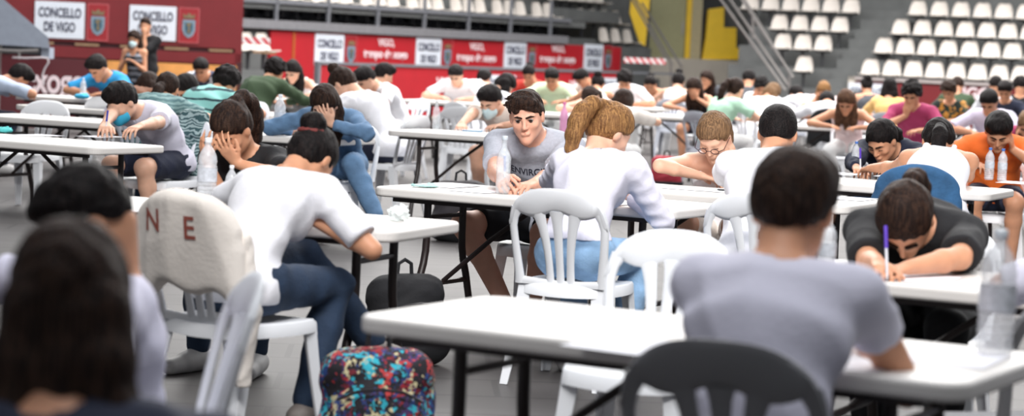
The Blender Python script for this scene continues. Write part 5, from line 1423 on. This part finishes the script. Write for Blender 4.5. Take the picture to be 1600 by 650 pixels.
# two standing invigilators
person('standing man in black holding a hand to his mouth', 227, 41, 106, 172, skin='tan', hair='dark', style='fade', top=('tee', BLK, 0.9), bottom=('trousers', BLK), shoe='black', pitch=5, standing=True, sc=0.98, lean=4,
    lh=('l', -0.03, 0.2, 1.40, {'f': (0.3, 0, 1), 'n': (0, 1, 0), 'curl': 1.0}), rh='down', mask=None)
person('standing woman in a black and grey striped top with a mask, holding papers', 209, 61, 112, 165, sex='f', skin='tan', hair='dark', style='long', top=('tank', mat('cloth_grey_stripe', (110, 112, 120), 0.85, pat=p_stripes([(0, (40, 42, 48)), (0.5, (136, 140, 150))], 0.09))), bottom=('jeans', DEN_D), shoe='black', pitch=15,
    standing=True, sc=0.9, lean=8, mask=PALE_MASK, rh=('l', 0.06, 0.24, 1.02), lh=('l', -0.06, 0.24, 1.02))
print('TOTAL', time.time() - T0)

# ---------------------------------------------------------------- more chairs
def chair_px(px, py, Y, rz, label, zback=0.80, **k):
    p = atY(px, py, Y); return chair(p.x, Y, R(rz), label, **k)
chair_px(46, 180, 17.6, 165, 'empty white plastic chair behind the table at the left border')
chair_px(404, 160, 19.5, -20, 'empty white plastic chair between the stripes and the green hooded top')
chair_px(484, 130, 27.5, 150, 'empty white plastic chair in front of the red board beside the end post')
chair_px(466, 132, 29.5, 150, 'empty white plastic chair behind the student in the white sleeveless top')
c_ = atY(1000, 400, 7.45)
chair(c_.x, c_.y - 0.33, R(158), 'empty white plastic chair on the far side of the large front table')
chair_px(1606, 480, 6.3, 20, 'dark grey plastic chair cut by the right border beside the front table', colour='shade_grey')
chair_px(728, 175, 22, -10, 'white plastic chair behind the clear bottle, near the dark rucksack')

# ---------------------------------------------------------------- bottles
GL = glassy('clear_bottle', (0.80, 0.86, 0.90), 0.07, 0.34); GLC = glassy('crinkled_bottle', (0.82, 0.84, 0.88), 0.12, 0.45)
LAB = mat('bottle_label', (196, 200, 208), 0.4, 0.2, 60); CAPM = {'blue': mat('cap_blue', (60, 110, 190), 0.4), 'white': mat('cap_white', (226, 228, 232), 0.4), 'clear': mat('cap_clear', (200, 208, 216), 0.3), 'pink': mat('cap_pink', (226, 120, 180), 0.4)}
def bottle(x, y, z, label, kind='ribbed', H=0.27, cap='white', body=None, group=None):
    o = empty('water_bottle', (x, y, z)); k = H / 0.30
    if kind == 'smooth':
        prof = [(0.030, 0), (0.036, 0.006), (0.038, 0.02), (0.037, 0.1), (0.0385, 0.15), (0.038, 0.19), (0.030, 0.215), (0.017, 0.24), (0.0135, 0.255), (0.0135, 0.283)]
    else:
        prof = [(0.034, 0), (0.042, 0.008)]
        for i in range(9):
            z0 = 0.018 + i * 0.019; prof += [(0.0435, z0), (0.0435, z0 + 0.009), (0.0405, z0 + 0.013), (0.0405, z0 + 0.016)]
        prof += [(0.0435, 0.20), (0.040, 0.225), (0.028, 0.25), (0.016, 0.268), (0.0135, 0.275), (0.0135, 0.288)]
    b = MB(); b.lathe([(r * k, q * k) for r, q in prof], 24); b.build('body', body or (GL if kind == 'smooth' else GLC), o, smooth=True, sharp=70)
    w_ = MB(); w_.lathe([(0.030 * k, 0.003), (0.036 * k, 0.012), (0.036 * k, 0.13 * k), (0.0, 0.13 * k)], 20, cap=False)
    if kind == 'smooth': pass
    else:
        l = MB(); l.lathe([(0.0445 * k, 0.11 * k), (0.0445 * k, 0.17 * k)], 24, cap=False); l.build('label', LAB, o, smooth=True)
    c = MB(); c.lathe([(0.0155 * k, 0.283 * k), (0.0165 * k, 0.286 * k), (0.0165 * k, 0.302 * k), (0.014 * k, 0.305 * k)], 20); c.build('cap', CAPM[cap], o, smooth=True, sharp=50)
    tag(o, label, 'bottle', group); return o
def bpx(px, py, label, **k):
    p = onz(px, py, TZ); return bottle(p.x, p.y, TZ, label, **k)
bpx(785, 303, 'slim clear water bottle standing in front of the staring young man', kind='smooth', H=0.27, cap='clear')
bpx(1553, 556, 'large crinkled clear bottle on the right part of the front table', H=0.30, cap='clear')
bpx(322, 322, 'tall clear bottle with a dark printed label beside the girl in black', H=0.27, cap='white')
bpx(360, 326, 'short clear bottle next to the tall one by the girl in black', H=0.17, cap='white')
bpx(436, 211, 'clear ribbed bottle on the table of the denim-shirted girl', H=0.285, cap='white')
bpx(681, 202, 'clear bottle with a pinkish neck near the pale-masked boy', kind='smooth', H=0.24, cap='white')
bpx(1336, 268, 'clear bottle with a printed body beside the purple pen', H=0.19, cap='blue')
bpx(1545, 281, 'clear bottle with a blue cap, the one closer to the girl in the strap top', H=0.20, cap='blue')
bpx(1565, 283, 'clear bottle with a blue cap, standing right of its twin', H=0.20, cap='blue')
bpx(880, 209, 'pink frosted bottle in front of the girl resting her head', kind='smooth', H=0.26, cap='pink', body=mat('pink_bottle', (240, 170, 210), 0.3))
bpx(1290, 436, 'clear bottle half hidden behind the ear of the man at the front table', H=0.20, cap='white')
bpx(1395, 145, 'small teal bottle behind the student in magenta', H=0.2, cap='blue', body=mat('teal_bottle', (60, 150, 160), 0.3)) if False else None
q_ = tpos('T23', -0.1, -0.15); bottle(q_[0], q_[1], TZ, 'small clear bottle by the student in bright blue', H=0.2, cap='white')

# ---------------------------------------------------------------- papers, pens and masks on the tables
PAP = mat('paper', (244, 244, 250), 0.7, 0.01)
def p_print(nt, tc, base):
    N = nt.nodes; L = nt.links
    sp = N.new('ShaderNodeSeparateXYZ'); L.new(tc.outputs['Object'], sp.inputs[0])
    wv = N.new('ShaderNodeMath'); wv.operation = 'SINE'; ml = N.new('ShaderNodeMath'); ml.operation = 'MULTIPLY'; ml.inputs[1].default_value = 700
    L.new(sp.outputs[1], ml.inputs[0]); L.new(ml.outputs[0], wv.inputs[0])
    nz = N.new('ShaderNodeTexNoise'); nz.inputs['Scale'].default_value = 60; L.new(tc.outputs['Object'], nz.inputs['Vector'])
    a = N.new('ShaderNodeMath'); a.operation = 'MULTIPLY'; L.new(wv.outputs[0], a.inputs[0]); L.new(nz.outputs['Fac'], a.inputs[1])
    r = N.new('ShaderNodeValToRGB'); r.color_ramp.elements[0].position = 0.40; r.color_ramp.elements[1].position = 0.45
    r.color_ramp.elements[0].color = (0.88, 0.88, 0.92, 1); r.color_ramp.elements[1].color = (0.45, 0.45, 0.5, 1)
    L.new(a.outputs[0], r.inputs['Fac']); return r.outputs['Color']
PAPP = mat('printed_paper', (244, 244, 250), 0.7, 0.01, pat=p_print)
def paper(px, py, ang, label, printed=False, w_=0.21, h_=0.297, dz=0.0):
    p = onz(px, py, TZ); m = MB(); n = 8
    vs = []; 
    for i in range(n + 1):
        for j in range(n + 1):
            x = (i / n - 0.5) * w_; y = (j / n - 0.5) * h_
            vs.append((x, y, 0.0015 + 0.006 * max(0, (i / n - 0.7)) ** 2 * (1 + j / n)))
    K = len(vs)
    fs = [(i * (n + 1) + j, (i + 1) * (n + 1) + j, (i + 1) * (n + 1) + j + 1, i * (n + 1) + j + 1) for i in range(n) for j in range(n)]
    vb = [(x, y, z - 0.001) for x, y, z in vs]; fb = [tuple(K + q for q in f[::-1]) for f in fs]
    m.add(vs + vb, fs + fb)
    o = m.build('exam_paper', PAPP if printed else PAP, smooth=True); o.location = (p.x, p.y, TZ + 0.001 + dz); o.rotation_euler = (0, 0, R(ang)); tag(o, label, 'paper'); return o
for a in [(700, 291, -28, 'sheet of paper in front of the staring young man, left of his bottle', 1), (752, 299, -28, 'second sheet of paper by the right hand of the staring young man', 0), (930, 320, -30, 'sheet of paper under the arms of the ponytailed girl', 1),
          (905, 500, -30, 'white sheet lying alone on the far part of the front table', 0), (1330, 566, -28, 'white sheet under the elbow of the man at the front table', 1), (1270, 548, -10, 'paper under the hands of the man at the front table', 0), (985, 540, -34, 'white sheet near the empty chair on the front table', 0), (1490, 561, -25, 'narrow white sheet between the elbow and the large bottle', 0),
          (1370, 425, -30, 'exam sheet the bowed student in black writes on', 1), (1440, 436, -22, 'second sheet in front of the bowed student in black', 0), (1135, 299, -27, 'sheet in front of the girl with glasses', 1), (1078, 295, -27, 'plain sheet left of the girl with glasses', 0),
          (1315, 272, -25, 'sheet under the purple pen', 0), (1400, 276, -25, 'sheet by the bracelet hand of the girl in the strap top', 0), (1590, 286, -25, 'sheet at the right end of the table with the two blue caps', 1), (1330, 311, -27, 'sheet right of the man with cropped hair', 0),
          (160, 214, -28, 'booklet under the hands of the blue-masked boy', 1), (60, 212, -28, 'paper spread on the table left of the blue-masked boy', 0), (260, 330, -25, 'sheet on the table left of the girl holding her forehead', 1), (520, 346, -15, 'sheet under the arms of the girl with the bun', 0),
          (294, 200, -20, 'sheet at the arm of the teal blouse', 0), (470, 209, -20, 'sheet under the fist of the denim-shirted girl', 0), (735, 203, -20, 'sheet under the hand of the pale-masked boy', 1), (1290, 196, -20, 'sheet before the slumped student', 0), (1500, 200, -20, 'sheet before the boy in the pale shirt', 0), (1345, 199, -20, 'sheet before the girl in the pink strap top', 0)]:
    paper(a[0], a[1], a[2], a[3], a[4])
PEN = {'blue': mat('pen_blue', (40, 60, 170), 0.3), 'purple': mat('pen_purple', (92, 60, 180), 0.3), 'yellow': mat('pen_yellow', (220, 180, 60), 0.4), 'black': mat('pen_black', (24, 24, 28), 0.3)}
def pen(a, b_, col, label):
    o = empty('pen', a); a = Vector(a); d = Vector(b_) - a
    m = MB(); m.tube([(0, 0, 0), d * 0.08, d], [0.0012, 0.0045, 0.0045], 8); m.build('barrel', mat('pen_white', (226, 226, 232), 0.3) if col != 'black' else PEN['black'], o, smooth=True)
    m = MB(); m.tube([d * 0.6, d * 1.03], 0.0062, 8); m.build('cap', PEN[col], o, smooth=True); tag(o, label, 'pen'); return o
def held(info, sd, col, label, tip=None, up=0.10):
    S, E_, W, hf, hn, cu = info['arms'][sd]
    f = hf.normalized(); k = W + f * 0.115 - Vector((0, 0, 0.0))
    a = info['l2w']((k.x, k.y, TZ + 0.004)); b_ = info['l2w']((W.x + f.x * 0.05 - sd * -0.0 , W.y + f.y * 0.05 - 0.02, W.z + up))
    return pen(a, b_, col, label)
held(boy, 1, 'blue', 'blue and white pen in the hand of the staring young man')
held(wri, 1, 'purple', 'purple and white pen in the hand of the bowed student in black', up=0.12)
held(nv, 1, 'purple', 'purple pen held by the dark-haired girl in black', up=0.12)
held(msk, 1, 'blue', 'dark blue pen in the hand of the blue-masked boy', up=0.08)
for (x, y, dx, dy, c_, l_) in ((232, 326, 0.11, 0.04, 'blue', 'blue pen lying on the table left of the draped chair'), (250, 328, 0.12, 0.03, 'yellow', 'yellow pencil lying beside the blue pen'), (1120, 299, 0.12, -0.02, 'black', 'black pen lying before the girl with glasses')):
    p = onz(x, y, TZ); pen((p.x, p.y, TZ + 0.009), (p.x + dx, p.y + dy, TZ + 0.009), c_, l_)
def crumple(px, py, m, label, name, cat, sx=0.09, sy=0.05, sz=0.02, seed=1, amp=0.006, z=TZ):
    p = onz(px, py, z)
    F = Field([-sx * 1.5, -sy * 1.5, -0.01], [sx * 1.5, sy * 1.5, sz * 2.4 + 0.02], 0.006)
    F.put(('ell', (0, 0, sz * 0.9), (sx, sy, sz))); F.put(('ell', (sx * 0.35, sy * 0.3, sz * 1.2), (sx * 0.45, sy * 0.5, sz * 0.9)), 0.01)
    F.ripple(amp, 95, seed, 1, True); F.plane((0, 0, 0.0), (0, 0, 1))
    o = F.mesh(name, m); o.location = (p.x, p.y, z + 0.001); tag(o, label, cat); return o
crumple(664, 293, mat('mask_mint', (176, 216, 214), 0.8, 0.05), 'pale mint face mask folded on the table of the staring young man', 'face_mask', 'face mask', 0.075, 0.05, 0.010, 3)
crumple(622, 346, mat('tissue', (226, 234, 234), 0.9, 0.04), 'crumpled white tissue on the table of the girl with the bun', 'tissue', 'tissue', 0.045, 0.035, 0.032, 5, 0.012)
crumple(128, 155, CY_MASK, 'crumpled light blue mask on the table of the student in bright blue', 'face_mask', 'face mask', 0.08, 0.05, 0.03, 6)
crumple(1325, 198, PALE_MASK, 'pale mask lying before the girl in the pink strap top', 'face_mask', 'face mask', 0.09, 0.05, 0.012, 7)
crumple(4, 208, mat('mask_teal', (90, 200, 200), 0.8), 'bright teal mask on the table at the left border', 'face_mask', 'face mask', 0.07, 0.05, 0.02, 8)
b = MB(); p = onz(738, 206, TZ); b.prism(rrect(0.16, 0.08, 0.01), 0, 0.012); o = b.build('pencil_case', mat('case_blue', (110, 150, 180), 0.5)); o.location = (p.x, p.y, TZ + 0.001); o.rotation_euler = (0, 0, R(-10)); tag(o, 'flat grey-blue pencil case before the pale-masked boy', 'pencil case')

# ---------------------------------------------------------------- bags
def p_confetti(nt, tc, base):
    return p_patches([(26, 22, 30), (30, 24, 36), (150, 34, 44), (24, 20, 28), (60, 40, 90), (44, 170, 190), (110, 26, 40), (24, 20, 28), (200, 190, 150), (30, 60, 120), (190, 60, 60), (26, 22, 30)], 42)(nt, tc, base)
CONF = mat('bag_confetti', (60, 30, 40), 0.8, 0.2, pat=p_confetti, bump=0.2)
def backpack(px, py, Y, rz, m, label, s=1.0, lie=False):
    p = atY(px, py, Y); o = empty('backpack', (p.x, Y, 0), R(rz))
    F = Field([-0.3 * s, -0.22 * s, -0.01], [0.3 * s, 0.26 * s, 0.62 * s], 0.009)
    F.put(('cap', (-0.10 * s, 0, 0.14 * s), (0.10 * s, 0, 0.14 * s), 0.125 * s, 0.125 * s), 0.0); F.put(('cap', (-0.10 * s, 0.01, 0.34 * s), (0.10 * s, 0.01, 0.34 * s), 0.112 * s, 0.112 * s), 0.10)
    F.put(('ell', (0, -0.08 * s, 0.20 * s), (0.17 * s, 0.08 * s, 0.14 * s)), 0.03)
    F.ripple(0.007, 24, 4, 1, True); F.plane((0, 0, 0.10 * s), (0, 0, 1)); F.mesh('body', m, o)
    F = Field([-0.3 * s, -0.24 * s, -0.02], [0.3 * s, 0.26 * s, 0.2 * s], 0.009)
    F.put(('cap', (-0.11 * s, -0.01, 0.125 * s), (0.11 * s, -0.01, 0.125 * s), 0.132 * s, 0.132 * s)); F.put(('ell', (0, -0.08 * s, 0.12 * s), (0.18 * s, 0.09 * s, 0.13 * s)), 0.03)
    F.plane((0, 0, 0.002), (0, 0, 1)); F.plane((0, 0, 0.115 * s), (0, 0, -1)); F.mesh('base', BLK, o)
    h = MB(); h.tube([(-0.04 * s, 0.03, 0.44 * s), (-0.035 * s, 0.03, 0.50 * s), (0, 0.03, 0.52 * s), (0.035 * s, 0.03, 0.50 * s), (0.04 * s, 0.03, 0.44 * s)], 0.009, 8); h.build('handle', BLK, o, smooth=True)
    for q in (-1, 1):
        st = MB(); st.tube([(q * 0.07 * s, 0.09 * s, 0.42 * s), (q * 0.11 * s, 0.17 * s, 0.32 * s), (q * 0.12 * s, 0.16 * s, 0.18 * s), (q * 0.1 * s, 0.11 * s, 0.06 * s)], 0.016, 8); st.build('strap', BLK, o, smooth=True)
    z = MB(); z.tube([(-0.15 * s, -0.125 * s, 0.28 * s), (-0.08 * s, -0.15 * s, 0.315 * s), (0, -0.158 * s, 0.325 * s), (0.08 * s, -0.15 * s, 0.315 * s), (0.15 * s, -0.125 * s, 0.28 * s)], 0.005, 6); z.build('zip', mat('zip_dark', (40, 36, 40), 0.4), o, smooth=True)
    tag(o, label, 'backpack'); return o
backpack(590, 600, 7.35, 8, CONF, 'backpack with a bright confetti pattern standing at the left end of the front table', 0.93)
backpack(636, 450, 9.9, 30, BLK, 'black bag with straps on the floor by the table of the girl with the bun', 0.9)
backpack(722, 262, 16.4, 10, mat('bag_dark', (44, 40, 44), 0.8, 0.2), 'dark rucksack on the floor behind the table of the staring young man', 1.0)
backpack(440, 165, 20.0, 0, mat('bag_mauve', (120, 92, 104), 0.8, 0.15), 'mauve bag under the table beside the green hooded student', 0.9)
backpack(1042, 245, 24.0, 0, mat('bag_red', (150, 34, 50), 0.7), 'red bag under the white chair in front of the girl in the black strap top', 0.8)

# ---------------------------------------------------------------- clothes hanging on chair backs
def drape(ch, m, label, width=0.46, drop=0.34, sleeve=True, seed=2, sl_side=1, sl_len=0.55, name='jacket', z_hi=0.86):
    """cloth hung over a chair's back: ch is (x, y, rz) of the chair"""
    lo = [-0.36, -0.50, 0.1]; hi = [0.40, -0.05, 0.98]
    F = Field(lo, hi, 0.0085)
    def surf(u, v, o): return (u, -0.195 - 0.125 * (v / 0.42) ** 1.15 + 0.55 * u * u * (v / 0.42) - o, 0.43 + v)
    n = 25
    for i in range(n):
        u = -width / 2 + width * i / (n - 1); t = abs(u) / 0.225
        vt = 0.255 + 0.165 * (max(0, 1 - min(1, t) ** 2.6)) ** (1 / 2.2) + 0.012
        u = max(-0.222, min(0.222, u))
        top = surf(u, vt, 0.0); bot = surf(u, max(0.0, vt - drop - 0.02 * math.sin(i * 0.55)), 0.055)
        F.put(('cap', (top[0], top[1] - 0.012, top[2]), (bot[0] * 1.08, bot[1], bot[2]), 0.017, 0.017), 0.05)
        inn = surf(u, max(0, vt - 0.12), -0.03); F.put(('cap', (top[0], top[1], top[2]), (inn[0], inn[1] + 0.0, inn[2]), 0.015, 0.012), 0.02)
    F.ripple(0.007, 16, seed, 0.2, True)
    o = F.mesh(name, m); o.location = (ch[0], ch[1], 0); o.rotation_euler = (0, 0, ch[2])
    if sleeve:
        G = Field([-0.45, -0.6, 0.0], [0.5, 0.1, 0.95], 0.009); q = sl_side
        G.put(('cap', (q * 0.215, -0.24, 0.74), (q * 0.25, -0.24, 0.5), 0.034, 0.040), 0.02); G.put(('cap', (q * 0.25, -0.24, 0.5), (q * 0.235, -0.25, 0.80 - sl_len), 0.040, 0.030), 0.02)
        G.ripple(0.007, 40, seed + 1, 1, True); G.plane((0, 0, 0.80 - sl_len), (0, 0, 1)); G.mesh('sleeve', m, o)
    tag(o, label, 'jacket'); return o
def chair_of(label_part):
    for o in bpy.data.objects:
        if o.get('category') == 'chair' and label_part in o.get('label', ''): return (o.location.x, o.location.y, o.rotation_euler.z)
cj = drape(chair_of('hung with a white jacket'), W_WARM, 'white jacket with red letters hanging over the chair of the girl with the bun', sl_len=0.56, drop=0.27)
dj = drape(chair_of('hung with a denim jacket'), mat('denim_faded', (52, 96, 138), 0.85, 0.3, 9, 0.25, 60), 'blue denim jacket over the chair of the girl in the strap top', sleeve=False, seed=5)
drape(chair_of('slumped student with a black jacket'), BLK, 'black jacket over the chair of the slumped student in white', sleeve=False, seed=6)
drape(chair_of('boy with the blue mask'), mat('scarf_pattern', (150, 170, 170), 0.85, pat=p_wave((50, 80, 84), 12, 12.0)), 'grey scarf with a dark wavy print hanging from the chair beside the blue-masked boy', width=0.2, drop=0.40, sleeve=False, seed=7, name='scarf')
LETR = mat('letter_rust', (150, 78, 66), 0.8)
def project_text(txt, size, o_target, M, mt, name, off=0.003, squeeze=(1, 1)):
    """lettering printed on a garment: laid onto the cloth along the local view direction of M"""
    me = o_target.data; bv = BVHTree.FromPolygons([v.co.copy() for v in me.vertices], [tuple(p.vertices) for p in me.polygons])
    t = text_mesh(name, txt, size, mt, None, Matrix.Identity(4), 0.0, bold=size * 0.015)
    d = (M.to_3x3() @ Vector((0, 0, -1))).normalized()
    import bmesh
    bm = bmesh.new(); bm.from_mesh(t.data); bmesh.ops.triangulate(bm, faces=bm.faces[:]); 
    for _ in range(2): bmesh.ops.subdivide_edges(bm, edges=[e for e in bm.edges if e.calc_length() > size * 0.18], cuts=1, use_grid_fill=False); bmesh.ops.triangulate(bm, faces=bm.faces[:])
    ok = 0
    for v in bm.verts:
        p = M @ Vector((v.co.x * squeeze[0], v.co.y * squeeze[1], 0.3)); hit = bv.ray_cast(p, d, 0.8)
        if hit[0] is not None: v.co = hit[0] - d * off; ok += 1
        else: v.co = M @ Vector((v.co.x, v.co.y, 0))
    bm.to_mesh(t.data); bm.free(); t.parent = o_target; t.matrix_local = Matrix.Identity(4)
    return t
Mj = Matrix.Translation((0, -0.36, 0.735)) @ Matrix.Rotation(R(90), 4, 'X')
project_text('N', 0.11, cj, Matrix.Translation((-0.10, 0, 0.015)) @ Mj, LETR, 'lettering')
project_text('E', 0.11, cj, Matrix.Translation((0.07, 0, 0.0)) @ Mj, LETR, 'lettering')
# lettering on the young man's shirt
sh = [c for c in boy['body'].children if c.name.startswith('t_shirt')][0]
P0, P1, P2, P3 = boy['P']; up_ = (P3 - P1).normalized(); fr_ = Vector((0, up_.z, -up_.y))
cz_ = P2 - up_ * 0.0
xa = Vector((-1, 0, 0)); ya = up_; za = xa.cross(ya)
Mt = Matrix.Translation(cz_) @ Matrix((xa, ya, za)).transposed().to_4x4()
project_text('ENVIRGINX', 0.052, sh, Mt, mat('lettering_ink', (44, 44, 60), 0.7), 'lettering', 0.003, (0.9, 1.0))
sm = [c for c in msk['body'].children if c.name.startswith('t_shirt')][0]
P0, P1, P2, P3 = msk['P']; up_ = (P3 - P1).normalized(); xa = Vector((-1, 0, 0)); za = xa.cross(up_)
project_text('ooooooo', 0.04, sm, Matrix.Translation(P2 - up_ * 0.02) @ Matrix((xa, up_, za)).transposed().to_4x4(), mat('print_pink', (210, 150, 160), 0.7), 'print') if False else None
print('TOTAL', time.time() - T0)
